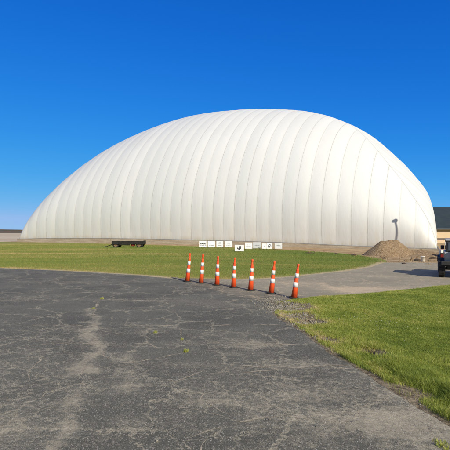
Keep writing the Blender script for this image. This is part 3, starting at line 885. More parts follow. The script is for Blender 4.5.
for (x0, x1, y0, y1, kd, lab) in signs:
    gy = y1 + (1.2 if kd != 'picture' else 0.4)
    gx, d = at((x0 + x1) / 2, gy)
    gz = float(G(gx))
    w = (x1 - x0) / F * d; h = (y1 - y0) / F * d
    zb = EYE - (y1 - HY) / F * d - gz
    t = empty('yard_sign', (gx, d, gz), rng.uniform(-0.12, 0.12), lab, 'sign', 'yard signs along the foot of the dome')
    bm = bmesh.new(); box(bm, -w / 2, w / 2, -0.006, 0.006, zb, zb + h, 0.002, 1)
    p = obj('sign_board', bm, MAT['sign_grey'] if kd in ('grey', 'pale') else MAT['sign_white'], t)
    if kd == 'pale':
        bmx = mottled('pale_sign_board', (0.60, 0.61, 0.62), (0.66, 0.66, 0.67), 4, 0.5)
        p.data.materials[0] = bmx
    rows = {'bold': [(0.58, 0.17, 0.15, 0.9), (0.34, 0.14, 0.1, 0.92)], 'faint': [(0.30, 0.10, 0.2, 0.82), (0.72, 0.06, 0.45, 0.72)],
            'para': [(0.76, 0.07, 0.35, 0.7), (0.60, 0.06, 0.3, 0.7), (0.30, 0.10, 0.25, 0.8)], 'mid': [(0.52, 0.10, 0.25, 0.72), (0.26, 0.08, 0.2, 0.8)],
            'line': [(0.62, 0.06, 0.3, 0.7), (0.42, 0.07, 0.15, 0.8)], 'grey': [(0.50, 0.15, 0.22, 0.82), (0.22, 0.07, 0.2, 0.8)],
            'pale': [(0.58, 0.10, 0.25, 0.75), (0.34, 0.11, 0.2, 0.85)], 'small': [(0.42, 0.18, 0.4, 0.72)]}.get(kd, [])
    bars(rows, w, h, MAT['ink'] if kd == 'bold' else MAT['ink_grey'], t, zb)
    if kd == 'emblem':                                              # thick arch with a block in it
        bm = bmesh.new()
        pts = [(0.30 * w * math.cos(math.pi * k / 12), h * (0.48 + 0.30 * math.sin(math.pi * k / 12))) for k in range(13)]
        pts += [(-0.30 * w, 0.2 * h), (-0.17 * w, 0.2 * h)] + [(0.17 * w * math.cos(math.pi - math.pi * k / 12), h * (0.48 + 0.17 * math.sin(math.pi * k / 12))) for k in range(13)] + [(0.17 * w, 0.2 * h), (0.30 * w, 0.2 * h)]
        prism(bm, pts, 'y', -0.010, -0.0065)
        o = obj('emblem', bm, MAT['ink'], t); o.location.z = zb
        bm = bmesh.new(); box(bm, -0.07 * w, 0.07 * w, -0.010, -0.0065, 0.2 * h, 0.5 * h)
        o = obj('emblem_core', bm, MAT['ink'], t); o.location.z = zb
    elif kd == 'picture':
        for pts in ([(-0.10, 0.15), (-0.13, 0.45), (-0.04, 0.55), (-0.03, 0.8), (0.16, 0.82), (0.20, 0.45), (0.10, 0.3), (0.12, 0.15)], [(-0.26, 0.32), (-0.20, 0.62), (-0.14, 0.62), (-0.16, 0.32)]):
            bm = bmesh.new(); prism(bm, [(p * w, q_ * h) for p, q_ in pts], 'y', -0.010, -0.0065)
            o = obj('printed_picture', bm, MAT['ink'], t); o.location.z = zb
    for sx in (-0.3, 0.3):
        bm = bmesh.new(); tube(bm, (sx * w, 0.012, -0.05), (sx * w, 0.012, zb + h * 0.7), 0.010, seg=8)
        obj('stake', bm, MAT['wire'], t)

# ------------------------------------------------------------------ flat farm trailer on the lawn
tx, ty = at(127.5, 247.6)
tr = empty('flatbed_trailer', (tx, ty, float(G(tx))), 0.02, 'low black flatbed trailer with a tan plank deck parked on the lawn', 'trailer')
TL = 31.0 / F * ty; hl = TL / 2
bm = bmesh.new()
box(bm, -hl + 0.03, hl - 0.03, 0.003, 1.967, 0.765, 0.81, 0.006, 1)
box(bm, -hl * 0.55, hl * 0.15, 0.3, 1.2, 0.805, 0.88, 0.02)
obj('deck', bm, MAT['plank'], tr)
bm = bmesh.new()
box(bm, -hl, hl, -0.06, 0.0, 0.36, 0.762, 0.01); box(bm, -hl, hl, 1.97, 2.03, 0.36, 0.762, 0.01)
box(bm, -hl, -hl + 0.06, 0.0, 1.97, 0.36, 0.762, 0.01); box(bm, hl - 0.06, hl, 0.0, 1.97, 0.36, 0.762, 0.01)
box(bm, -hl + 0.06, hl - 0.06, 0.55, 0.65, 0.45, 0.68, 0.01); box(bm, -hl + 0.06, hl - 0.06, 1.35, 1.45, 0.45, 0.68, 0.01)
box(bm, hl - 0.12, hl, -0.06, 0.02, 0.12, 0.40, 0.01); box(bm, -hl, -hl + 0.10, -0.06, 0.02, 0.20, 0.40, 0.01)
obj('frame', bm, MAT['steel_dark'], tr)
for wx in (-hl + 0.42, hl - 0.46):
    bm = bmesh.new(); tube(bm, (wx, 0.15, 0.32), (wx, 1.85, 0.32), 0.05)
    obj('axle', bm, MAT['steel_dark'], tr)
    for wy in (0.02, 1.72):
        bm = bmesh.new()
        lathe(bm, [(0.20, 0), (0.30, 0.0), (0.33, 0.04), (0.33, 0.20), (0.30, 0.24), (0.20, 0.24)], 24, 'z')
        bmesh.ops.rotate(bm, verts=bm.verts, cent=(0, 0, 0), matrix=Matrix.Rotation(math.radians(-90), 3, 'X'))
        w_ = obj('wheel', bm, MAT['rubber'], tr, True, (wx, wy, 0.33))
        bm = bmesh.new(); tube(bm, (0, -0.012, 0), (0, 0.252, 0), 0.21, seg=20)
        tube(bm, (0, -0.03, 0), (0, 0.0, 0), 0.07, seg=12)
        obj('rim', bm, MAT['hub'], w_)
bm = bmesh.new(); box(bm, 0.36, 0.80, 0.12, 0.5, 0.16, 0.50, 0.03); tube(bm, (0.58, 0.11, 0.33), (0.58, 0.02, 0.33), 0.10)
obj('winch', bm, MAT['red'], tr)
bm = bmesh.new(); tube(bm, (-0.95, 0.22, 0.36), (0.22, 0.22, 0.33), 0.10); box(bm, -0.35, 0.10, 0.10, 0.30, 0.30, 0.46, 0.02)
obj('storage_tank', bm, MAT['grey_steel'], tr)
bm = bmesh.new(); tube(bm, (-hl, 0.7, 0.40), (-hl - 0.9, 1.0, 0.07), 0.035); tube(bm, (-hl, 1.3, 0.40), (-hl - 0.9, 1.0, 0.07), 0.035)
lathe(bm, [(0.03, 0.05), (0.09, 0.05), (0.09, 0.12), (0.03, 0.12)], 16, 'z', (-hl - 0.95, 1.0, 0))
obj('drawbar', bm, MAT['steel_dark'], tr)

# ------------------------------------------------------------------ heap of dirt
pcx, pcy = 14.9, 38.5
gx = np.linspace(-4.2, 6.2, 130); gy = np.linspace(-4.6, 4.0, 110)
X, Y = np.meshgrid(gx, gy)
def pile_h(x, y):
    xw = x + 0.25 * (fbm(x * 1.1, y * 1.1, 81) - 0.5); yw = y + 0.25 * (fbm(x * 1.1, y * 1.1, 82) - 0.5)
    ex = np.clip(xw, -1.15, 0.1) ; r1 = np.hypot((xw - ex) / 1.62, yw / 1.75)
    r3 = np.hypot((xw - 2.2) / 3.1, (yw + 0.2) / 2.4)
    top = 1.40 + 0.13 * np.clip((xw + 1.15) / 1.25, 0, 1)
    h1 = top * (1 - np.clip(np.sqrt(r1 ** 2 + 0.012) - 0.06, 0, 1)); h3 = 0.66 * np.clip(1.0 - r3, 0, 1)
    h = np.maximum(h1, h3) + 0.10 * np.exp(-((h1 - h3) / 0.2) ** 2) * np.clip(h3 * 4, 0, 1)
    h = h + np.clip(h * 3, 0, 1) * (0.10 * (fbm(x * 2.2, y * 2.2, 83) - 0.5) + 0.045 * (vnoise(x * 6, y * 6, 84) - 0.5) + 0.035 * (vnoise(x * 13, y * 13, 85) - 0.5))
    return h
Hh = pile_h(X, Y)
ny, nx = X.shape
idx = np.arange(nx * ny).reshape(ny, nx)
q = np.stack([idx[:-1, :-1].ravel(), idx[:-1, 1:].ravel(), idx[1:, 1:].ravel(), idx[1:, :-1].ravel()], 1)
pile_z = float(G(pcx))
co = np.stack([X.ravel(), Y.ravel(), (G(X + pcx) - pile_z + Hh - 0.06).ravel()], 1)
pile = mesh_arrays('dirt_pile', co, q, MAT['pile'])
pile.location = (pcx, pcy, pile_z)
tag(pile, 'brown heap of gravelly dirt in front of the right end of the dome', 'dirt pile')

def lump(name, px, py, w, h, dpt, lab, mat=None, group=None, rz=0.0):
    x, y = at(px, py)
    bm = bmesh.new()
    bmesh.ops.create_icosphere(bm, subdivisions=3, radius=1.0)
    for v in bm.verts:
        n = float(fbm(v.co.x * 1.7 + px, v.co.y * 1.7 + v.co.z * 2.3, 91, 3)) - 0.5
        v.co *= 1 + 0.7 * n
        v.co = Vector((v.co.x * w / 2, v.co.y * dpt / 2, max(v.co.z, -0.25) * h * 0.5 + h * 0.12))
    o = obj(name, bm, mat or MAT['clod'], None, True)
    o.location = (x, y, float(G(x))); o.rotation_euler.z = rz
    return tag(o, lab, 'clod', group)
lump('dirt_clod', 309.5, 253.4, 1.0, 0.14, 0.5, 'long flat dark clod on the dirt strip, left of the dirt pile', group='dark clods along the dirt strip')
lump('dirt_clod', 336, 254.2, 0.35, 0.15, 0.3, 'small dark clod midway along the dirt strip in front of the dome', group='dark clods along the dirt strip')
lump('dirt_clod', 353.5, 255.5, 0.5, 0.2, 0.4, 'dark clod nearest the left foot of the dirt pile', group='dark clods along the dirt strip')
lump('dirt_clod', 384, 258.5, 0.25, 0.16, 0.25, 'dark clod at the front foot of the dirt pile', group='dark clods along the dirt strip')
lump('dirt_clod', 404, 264.0, 0.32, 0.13, 0.3, 'dark clod on the edge of the driveway below the dirt pile', group='dark clods along the dirt strip')
lump('dirt_clod', 417, 260.8, 0.55, 0.26, 0.4, 'dark clod just left of the white bucket', group='dark clods along the dirt strip')
lump('dirt_clod', 433, 259.0, 0.8, 0.24, 0.5, 'broad dark clod between the white bucket and the parked off-road vehicle', group='dark clods along the dirt strip')
lump('dirt_clod', 428, 264.2, 0.5, 0.08, 0.3, 'thin tan clod on the driveway edge right of the white bucket', MAT['pile'], 'dark clods along the dirt strip')

rV = []; rF = []; k_ = 0
bmg = bmesh.new(); bmesh.ops.create_icosphere(bmg, subdivisions=1, radius=1.0)
bv = np.array([v.co[:] for v in bmg.verts]); bf = np.array([[v.index for v in f.verts] for f in bmg.faces]); bmg.free()
for i in range(330):
    if i < 190: px = rng.uniform(372, 440); py = 262.3 - abs(rng.normal(0, 2.6))
    else: px = rng.uniform(290, 385); py = 250.5 + (px - 290) * 0.075 + rng.normal(0, 0.9)
    x, y = at(px, py)
    r = float(np.exp(rng.normal(math.log(0.026), 0.55)))
    rV.append(bv * r * rng.uniform(0.6, 1.4, 3) * (1 + 0.22 * rng.normal(size=(len(bv), 1))) + np.array([x, y, float(dirt_z(np.array([x]), np.array([y]))[0]) + r * 0.2])); rF.append(bf + k_); k_ += len(bv)
tag(mesh_arrays('rubble', np.concatenate(rV), np.concatenate(rF), MAT['pile'], smooth=False), 'crumbs of dirt and small stones strewn round the dirt pile', 'rubble', kind='stuff')

# white bucket
bx, by = at(422.7, 261.6)
bk = empty('bucket', (bx, by, float(G(bx))), 0.3, 'white plastic bucket on the dirt right of the dirt pile', 'bucket')
bm = bmesh.new(); lathe(bm, [(0.115, 0.0), (0.125, 0.01), (0.145, 0.34), (0.155, 0.34), (0.155, 0.37), (0.14, 0.375)], 24)
obj('pail', bm, MAT['bucket'], bk, True)
bm = bmesh.new()
for k in range(10):
    a0 = math.pi * k / 10; a1 = math.pi * (k + 1) / 10
    tube(bm, (0.158 * math.cos(a0), -0.12 * math.sin(a0), 0.33 - 0.12 * math.sin(a0)), (0.158 * math.cos(a1), -0.12 * math.sin(a1), 0.33 - 0.12 * math.sin(a1)), 0.005, seg=6)
obj('handle', bm, MAT['wire'], bk)

# ------------------------------------------------------------------ off-road vehicle seen from behind, at the right edge
jx, jy = at(441.8, 277.6, 0.018)
suv = empty('parked_suv', (jx, jy, float(G(jx)) + 0.018), math.radians(-25), 'grey boxy off-road vehicle with black fenders parked on the driveway at the right edge', 'suv')
# local: origin at the rear left wheel, x to the right, y forward
TW = 1.52
def wheel(cx, cy, r=0.39, w=0.27, name='wheel', axis='x', cz=None):
    bm = bmesh.new()
    lathe(bm, [(r * .56, -w / 2), (r * .86, -w / 2), (r * .96, -w * .40), (r, -w * .28), (r, w * .28), (r * .96, w * .40), (r * .86, w / 2), (r * .56, w / 2)], 32, 'x')
    for k in range(32):                                             # tread lugs
        a = 2 * math.pi * k / 32
        for sx in (-0.22, 0.22):
            m_ = Matrix.Translation((sx * w, r * math.cos(a + sx * .3), r * math.sin(a + sx * .3))) @ Matrix.Rotation(a, 4, 'X')
            rr = bmesh.ops.create_cube(bm, size=1, matrix=m_ @ Matrix.Diagonal((w * .38, 0.03, 0.045, 1)))
    o = obj(name, bm, MAT['rubber'], suv, False, (cx, cy, r if cz is None else cz))
    bm = bmesh.new()
    lathe(bm, [(r * .15, -w * .46), (r * .55, -w * .42), (r * .58, -w * .3), (r * .58, w * .3), (r * .55, w * .42), (r * .15, w * .46)], 24, 'x')
    obj('rim', bm, MAT['rim'], o, True)
    if axis == 'y': o.rotation_euler.z = math.pi / 2
    return o
for cx in (0, TW):
    for cy in (0.40, 2.85): wheel(cx, cy)
bm = bmesh.new()
prism(bm, [(-0.06, 0.62), (3.55, 0.60), (3.60, 0.98), (2.15, 1.10), (2.10, 1.16), (-0.08, 1.16), (-0.10, 0.9)], 'x', 0.10, TW - 0.10, 0.03)
obj('body', bm, MAT['paint'], suv)
bm = bmesh.new()
prism(bm, [(0.0, 1.165), (2.05, 1.165), (1.62, 1.66), (0.08, 1.70)], 'x', 0.17, TW - 0.17, 0.03)
obj('cabin', bm, MAT['trim'], suv)
bm = bmesh.new(); prism(bm, [(0.02, 1.665), (1.66, 1.635), (1.60, 1.71), (0.9, 1.75), (0.06, 1.74)], 'x', 0.15, TW - 0.15, 0.02)
obj('roof', bm, MAT['paint'], suv)
bm = bmesh.new(); prism(bm, [(0.30, 1.23), (0.30, 1.62), (-0.01, 1.62), (-0.01, 1.23)], 'z', 0, 0.01); bm.free()
bm = bmesh.new(); box(bm, 0.25, TW - 0.25, -0.015, 0.03, 1.24, 1.60, 0.012); bmesh.ops.rotate(bm, verts=bm.verts, cent=(0, 0, 1.2), matrix=Matrix.Rotation(math.radians(-7), 3, 'X'))
obj('rear_window', bm, MAT['glass'], suv)
for sx in (0.155, TW - 0.175):
    for (a, b, c, d_) in ((0.14, 0.85, 1.24, 1.60), (0.95, 1.50, 1.24, 1.58)):
        bm = bmesh.new(); box(bm, sx, sx + 0.02, a, b, c, d_, 0.008, 1)
        obj('side_window', bm, MAT['glass'], suv)
for x0, x1 in ((-0.15, 0.16), (TW - 0.16, TW + 0.15)):
    for yc in (0.40, 2.85):
        bm = bmesh.new()
        outer = [(yc + 0.58 * math.cos(a), 0.52 + 0.38 * math.sin(a)) for a in [math.pi * k / 10 for k in range(11)]]
        inner = [(yc + 0.50 * math.cos(a), 0.52 + 0.32 * math.sin(a)) for a in [math.pi * (10 - k) / 10 for k in range(11)]]
        prism(bm, outer + inner, 'x', x0, x1, 0.008)
        obj('fender', bm, MAT['trim'], suv)
for x0 in (-0.08, TW - 0.08):
    bm = bmesh.new(); box(bm, x0, x0 + 0.16, -0.19, -0.05, 0.90, 1.12, 0.015)
    tl = obj('tail_light', bm, MAT['trim'], suv)
    bm = bmesh.new(); box(bm, x0 + 0.02, x0 + 0.14, -0.205, -0.185, 0.93, 1.09, 0.006, 1)
    obj('lens', bm, MAT['lens'], tl)
bm = bmesh.new(); box(bm, -0.05, TW + 0.05, -0.28, -0.08, 0.58, 0.76, 0.03)
obj('rear_bumper', bm, MAT['trim'], suv)
bm = bmesh.new(); box(bm, 0.0, TW, 3.55, 3.75, 0.52, 0.72, 0.03)
obj('front_bumper', bm, MAT['trim'], suv)
bm = bmesh.new(); box(bm, 0.20, TW - 0.20, 0.1, 3.5, 0.40, 0.62, 0.03); tube(bm, (0.05, 0.40, 0.39), (TW - 0.05, 0.40, 0.39), 0.06); tube(bm, (0.05, 2.85, 0.39), (TW - 0.05, 2.85, 0.39), 0.06)
obj('chassis', bm, MAT['trim'], suv)
wheel(TW / 2, -0.26, 0.37, 0.24, 'spare_wheel', 'y', 1.05)
for sx in (-0.02, TW - 0.14):
    bm = bmesh.new(); box(bm, sx, sx + 0.16, 1.80, 1.87, 1.22, 1.40, 0.02)
    obj('side_mirror', bm, MAT['trim'], suv)
for sx in (0.22, TW - 0.22):
    bm = bmesh.new(); tube(bm, (sx, 3.55, 0.86), (sx, 3.64, 0.86), 0.10)
    obj('headlight', bm, MAT['sign_white'], suv)

# ------------------------------------------------------------------ long building behind the right end
bxl, bd = 40.0, 95.0
bgz = -0.68
bl = empty('metal_building', (bxl, bd, bgz), 0, 'long tan metal building with a dark slate roof behind the right end of the dome', 'building')
W2 = 46.0; eave = 3.25; ridge_y = 9.0; ridge_z = 8.0
bm = bmesh.new()
box(bm, 0, W2, 0, 18, -0.3, eave)
prism(bm, [(0.0, eave), (18.0, eave), (9.0, ridge_z - 0.25)], 'x', 0.01, W2 - 0.01)
obj('wall', bm, MAT['siding'], bl)
bm = bmesh.new(); box(bm, -0.03, W2 + 0.03, -0.06, 0.0, -0.3, 0.62); obj('plinth', bm, MAT['siding'], bl)
bm = bmesh.new(); box(bm, -0.05, W2 + 0.05, -0.10, 0.0, 0.64, 0.92); obj('trim_rail', bm, MAT['wainscot'], bl)
sl_ = (ridge_z - eave) / 9.0
bm = bmesh.new()
prism(bm, [(-0.7, eave - 0.7 * sl_ + 0.02), (9.0, ridge_z), (18.7, eave - 0.7 * sl_ + 0.02), (18.7, eave - 0.7 * sl_ + 0.14), (9.0, ridge_z + 0.14), (-0.7, eave - 0.7 * sl_ + 0.14)], 'x', -0.6, W2 + 0.6)
rf = obj('roof', bm, MAT['roof'], bl)
bm = bmesh.new(); box(bm, -0.6, W2 + 0.6, -0.86, -0.705, eave - 0.7 * sl_ - 0.12, eave - 0.7 * sl_ + 0.14, 0.03); obj('gutter', bm, MAT['fascia'], bl)
bm = bmesh.new(); box(bm, 4.2, 5.2, 8.7, 9.3, ridge_z + 0.1, ridge_z + 0.42, 0.04); obj('ridge_vent', bm, MAT['roof'], bl)

# pale sign panel standing on the grass beyond the vehicle
wx, wy = at(443.5, 258)
ws = empty('utility_box', (wx, wy, float(G(wx))), 0.1, 'small pale utility box on the dirt just beyond the parked off-road vehicle', 'utility box')
bm = bmesh.new(); box(bm, -0.22, 0.22, 0, 0.35, 0.05, 0.66, 0.03); obj('cabinet', bm, MAT['bucket'], ws)
bm = bmesh.new(); box(bm, -0.25, 0.25, -0.03, 0.38, 0.0, 0.05); obj('plinth', bm, MAT['concrete'], ws)
bm = bmesh.new(); box(bm, -0.24, 0.24, -0.02, 0.37, 0.66, 0.69, 0.01); obj('cap', bm, MAT['grey_steel'], ws)

# ------------------------------------------------------------------ sun direction, lamp post outside the frame that casts the shadow on the dome
SUN_EL = math.radians(31.0)
sh = Vector((-0.51, 0.86, 0)).normalized()
to_sun = Vector((-sh.x * math.cos(SUN_EL), -sh.y * math.cos(SUN_EL), math.sin(SUN_EL)))
# where the photograph shows the lamp head's shadow on the membrane
best = None
for s in np.linspace(0.3, 14, 300):
    tt = np.linspace(0.0, 3.0, 120)
    P = dome_pt(np.full(120, s), tt)
    px_ = 225 + F * P[:, 0] / P[:, 1]; py_ = HY - F * (P[:, 2] - EYE) / P[:, 1]
    d = np.hypot(px_ - 394.6, py_ - 221.0); k = int(d.argmin())
    if best is None or d[k] < best[0]: best = (d[k], P[k])
hit = Vector(best[1].tolist())
head = hit + to_sun * 11.5
lp = empty('lamp_post', (head.x, head.y, float(G(head.x)) - 0.02), math.atan2(sh.y, sh.x), 'tall lamp post right of the frame whose shadow falls on the dome', 'lamp post')
hz = head.z - lp.location.z
bm = bmesh.new(); tube(bm, (0, 0, 0.0), (0, 0, hz - 0.15), 0.10, 0.075, 16); obj('pole', bm, MAT['galv'], lp, True)
bm = bmesh.new(); box(bm, -0.18, 0.18, -0.18, 0.18, 0.0, 0.03, 0.005); obj('base_plate', bm, MAT['galv'], lp)
bm = bmesh.new(); prism(bm, [(-0.20, hz - 0.10), (-0.24, hz + 0.12), (-0.12, hz + 0.22), (0.20, hz + 0.18), (0.24, hz - 0.02), (0.08, hz - 0.12), (0.05, hz - 0.26), (-0.02, hz - 0.26)], 'x', -0.13, 0.13, 0.03)
bmesh.ops.rotate(bm, verts=bm.verts, cent=(0, 0, hz), matrix=Matrix.Rotation(math.radians(8), 3, 'Y'))
obj('lamp_head', bm, MAT['steel_dark'], lp)

# ------------------------------------------------------------------ grass blades
def blades(name, pts, hgt, wid, tint, mat, lab, lean=0.5, three=True, zf=None):
    n = len(pts)
    x, y = pts[:, 0], pts[:, 1]
    z = zf(x, y) if zf is not None else G(x)
    a = rng.uniform(0, 2 * np.pi, n); la = rng.uniform(0, 2 * np.pi, n)
    l = lean * hgt * rng.uniform(0.1, 1.0, n)
    wx = np.cos(a) * wid / 2; wy = np.sin(a) * wid / 2
    dx = np.cos(la) * l; dy = np.sin(la) * l
    if three:
        V = np.stack([np.stack([x - wx, y - wy, z - 0.01], 1), np.stack([x + wx, y + wy, z - 0.01], 1),
                      np.stack([x + dx * .35 + wx * .75, y + dy * .35 + wy * .75, z + hgt * .6], 1), np.stack([x + dx * .35 - wx * .75, y + dy * .35 - wy * .75, z + hgt * .6], 1),
                      np.stack([x + dx, y + dy, z + hgt], 1)], 1).reshape(-1, 3)
        b = np.arange(n)[:, None] * 5
        Fc = np.concatenate([b + [0, 1, 2], b + [0, 2, 3], b + [3, 2, 4]])
        tv = np.repeat(tint, 5)
    else:
        V = np.stack([np.stack([x - wx, y - wy, z - 0.01], 1), np.stack([x + wx, y + wy, z - 0.01], 1), np.stack([x + dx, y + dy, z + hgt], 1)], 1).reshape(-1, 3)
        Fc = np.arange(n)[:, None] * 3 + np.array([[0, 1, 2]])
        tv = np.repeat(tint, 3)
    o = mesh_arrays(name, V, Fc, mat, {'tint': tv}, smooth=False)
    return tag(o, lab, 'grass', kind='stuff')

def scatter(n, x0, x1, y0, y1):
    return np.stack([rng.uniform(x0, x1, n), rng.uniform(y0, y1, n)], 1)
# verge
P = scatter(2300000, 1.2, 10.0, 3.2, 17.6)
P = P[(P[:, 0] < 0.54 * P[:, 1] + 0.7) & (rng.random(len(P)) < np.clip(1.45 - 0.075 * P[:, 1], 0.28, 1.0))]
inside = sdf([(p[0] + 0.0, p[1]) for p in verge_poly], P[:, 0], P[:, 1])
br = verge_bare(P[:, 0], P[:, 1])
ed = verge_edge(P[:, 0], P[:, 1])
keep = (inside < -0.04 - 0.12 * (fbm(P[:, 0] * 5, P[:, 1] * 5, 33) - 0.5)) & (rng.random(len(P)) > br * 0.97)
P = P[keep]; ed = ed[keep]; br = br[keep]
big = fbm(P[:, 0] * 0.9, P[:, 1] * 0.9, 34); mid = fbm(P[:, 0] * 4, P[:, 1] * 4, 35)
lush = np.exp(-((ed - 0.35) / 0.28) ** 2) * np.clip((9 - P[:, 1]) / 3, 0, 1)      # ranker growth along the tarmac edge
clump = fbm(P[:, 0] * 7, P[:, 1] * 7, 36)
hg = (0.55 + 1.0 * clump) * (0.018 + 0.022 * big + 0.02 * np.clip(mid - 0.45, 0, 1) + 0.085 * lush * np.clip(mid * 2.2 - 0.4, 0, 1.3)) * rng.uniform(0.55, 1.35, len(P))
tn = np.clip(0.35 + 0.75 * (big - 0.5) + 0.45 * (mid - 0.5) + 0.5 * (clump - 0.5) + rng.normal(0, 0.17, len(P)) + 0.30 * np.clip(1 - ed / 0.15, 0, 1) + 0.012 * (P[:, 1] - 8) + 0.3 * br - 0.02 * lush, 0, 1)
wd = (0.0028 + 0.00055 * np.maximum(P[:, 1] - 4, 0)) * rng.uniform(0.6, 1.3, len(P))
blades('grass', P, hg, wd, tn, MAT['blade'], 'green grass of the roadside verge right of the parking lot', 1.1, True, verge_z)
# lawn: short turf, denser near
n = 420000
d = 16.5 * (62 / 16.5) ** rng.random(n); k = rng.uniform(-0.60, 0.52, n)
P = np.stack([k * d, d], 1)
keep = sdf(lawn_poly, P[:, 0], P[:, 1]) < -0.62 + 0.4 * (fbm(P[:, 0] * 1.3, P[:, 1] * 1.3, 44) - 0.5)
hd = hard_dist(P[:, 0], P[:, 1])
keep &= (hd > 0.12 + 0.7 * (fbm(P[:, 0] * 0.8, P[:, 1] * 0.8, 45) - 0.35))
P = P[keep]; hd = hd[keep]
big = fbm(P[:, 0] * 0.12, P[:, 1] * 0.35, 46); mid = fbm(P[:, 0] * 1.5, P[:, 1] * 1.5, 47)
hg = (0.030 + 0.035 * mid) * rng.uniform(0.6, 1.4, len(P))
big2 = fbm(P[:, 0] * 0.05 + 3, P[:, 1] * 0.22, 48)
tn = np.clip(0.40 + 1.0 * (big - 0.5) + 0.7 * (big2 - 0.5) + 0.35 * (mid - 0.5) - 0.10 * np.clip((P[:, 1] - 30) / 15, 0, 1) - 0.012 * P[:, 0] + rng.normal(0, 0.13, len(P)) + 0.25 * np.clip(1 - hd / 0.8, 0, 1), 0, 1)
wd = (0.010 + 0.0009 * np.maximum(P[:, 1] - 16, 0)) * rng.uniform(0.7, 1.3, len(P))
blades('grass', P, hg, wd, tn, MAT['blade_dull'], 'short mown grass of the lawn between the parking lot and the dome', 0.6, False)

# weeds sprouting in the cracks
def weed(px, py, n, r, h, lab):
    x, y = at(px, py)
    P = np.stack([np.clip(rng.normal(0, r, n), -1.6 * r, 1.6 * r), np.clip(rng.normal(0, r * 1.6, n), -2.6 * r, 2.6 * r)], 1) + np.array([x, y])
    o = blades('weed', P, h * rng.uniform(0.5, 1.2, n), np.full(n, 0.006), np.clip(rng.normal(0.62, 0.15, n), 0, 1), MAT['blade'], lab, 1.2, True, lambda a, b: G(a) + 0.02)
    del o['kind']
    tag(o, lab, 'weed', 'weeds sprouting from cracks in the tarmac')
weed(102.5, 299, 110, 0.03, 0.035, 'sparse weed in the crack nearest the lawn, far left on the tarmac')
weed(94, 309, 80, 0.025, 0.03, 'thin line of weed at the top of the dusty vertical crack')
weed(155.5, 333, 60, 0.02, 0.028, 'small weed tuft just left of the short crack in the middle of the tarmac')
weed(186, 352, 90, 0.022, 0.035, 'bright green weed tuft alone in the middle of the tarmac')
weed(182, 340, 50, 0.015, 0.02, 'faint weed along the short crack above the bright green tuft')
weed(441, 446, 120, 0.035, 0.03, 'weed tuft in the nearest right corner of the tarmac')
weed(180, 277.8, 140, 0.05, 0.06, 'weed tuft on the lawn edge beside the farthest left cone')

# pale clover heads in the verge
cV = []; cF = []; k_ = 0
bmg = bmesh.new(); bmesh.ops.create_icosphere(bmg, subdivisions=1, radius=1.0)
bv = np.array([v.co[:] for v in bmg.verts]); bf = np.array([[v.index for v in f.verts] for f in bmg.faces]); bmg.free()
for (px, py, sx, sy, n) in ((336, 321, .35, .35, 26), (384, 325, .5, .3, 40), (400, 333, .4, .3, 34), (372, 318, .6, .5, 22), (430, 340, .4, .5, 16), (420, 310, 1.0, .9, 20)):
    c = at(px, py)
    for i in range(int(n * 0.6)):
        x = c[0] + rng.normal(0, sx); y = c[1] + rng.normal(0, sy)
        if sdf(verge_poly, np.array([x]), np.array([y]))[0] > -0.3: continue
        r = rng.uniform(0.004, 0.008)
        cV.append(bv * np.array([r, r, r * 0.8]) * (1 + 0.12 * rng.normal(size=(len(bv), 1))) + np.array([x, y, float(verge_z(np.array([x]), np.array([y]))[0]) + rng.uniform(0.03, 0.055)])); cF.append(bf + k_); k_ += len(bv)
tag(mesh_arrays('clover_flowers', np.concatenate(cV), np.concatenate(cF), mottled('pale_clover', (0.55, 0.54, 0.50), (0.40, 0.40, 0.34), 60, 0.9, 0.1)), 'tiny pale clover heads dotted through the grass of the verge', 'clover', kind='stuff')

# gravel at the washed-out corner
def gravel(n):
    V = []; Fc = []
    bmg = bmesh.new(); bmesh.ops.create_icosphere(bmg, subdivisions=1, radius=1.0)
    bv = np.array([v.co[:] for v in bmg.verts]); bf = np.array([[v.index for v in f.verts] for f in bmg.faces]); bmg.free()
    cs = [at(*p) for p in [(276, 301), (283, 305), (288, 309), (284, 312), (294, 313), (303, 320), (276, 307), (313, 327), (270, 302), (290, 304)]]
    for i in range(n):
        small = False
        if rng.random() < 0.55:
            c = cs[int(rng.integers(len(cs)))]; x = c[0] + rng.normal(0, 0.26); y = c[1] + rng.normal(0, 0.45)
        elif rng.random() < 0.6:
            j = int(rng.integers(len(verge_left) - 3)); a = np.array(verge_left[j]); b = np.array(verge_left[j + 1]); p = a + (b - a) * rng.random()
            x = p[0] + rng.normal(0.0, 0.09); y = p[1] + rng.normal(0, 0.09)
        else:
            small = True; y = 3.6 + 8 * rng.random() ** 1.6; x = rng.uniform(-0.55, 0.5) * y
            if sdf(lot_poly, np.array([x]), np.array([y]))[0] > 0: continue
        r = float(np.exp(rng.normal(math.log(0.0088), 0.45)))
        if small or y < 8: r *= 0.36
        ax = rng.uniform(0.6, 1.3, 3)
        vs = bv * (1 + 0.25 * rng.normal(size=(len(bv), 1))) * r * ax
        z = max(float(G(x)) + 0.018, float(verge_z(np.array([x]), np.array([y]))[0]) if (x > 1 and sdf(verge_poly, np.array([x]), np.array([y]))[0] < 0) else -9)
        V.append(vs + np.array([x, y, z + r * 0.3])); Fc.append(bf + i_off[0]); i_off[0] += len(bv)
    return np.concatenate(V), np.concatenate(Fc)
i_off = [0]
gv, gf = gravel(4600)
tag(mesh_arrays('gravel', gv, gf, MAT['stone'], smooth=False), 'loose grey gravel at the corner of the verge and scattered on the tarmac', 'gravel', kind='stuff')

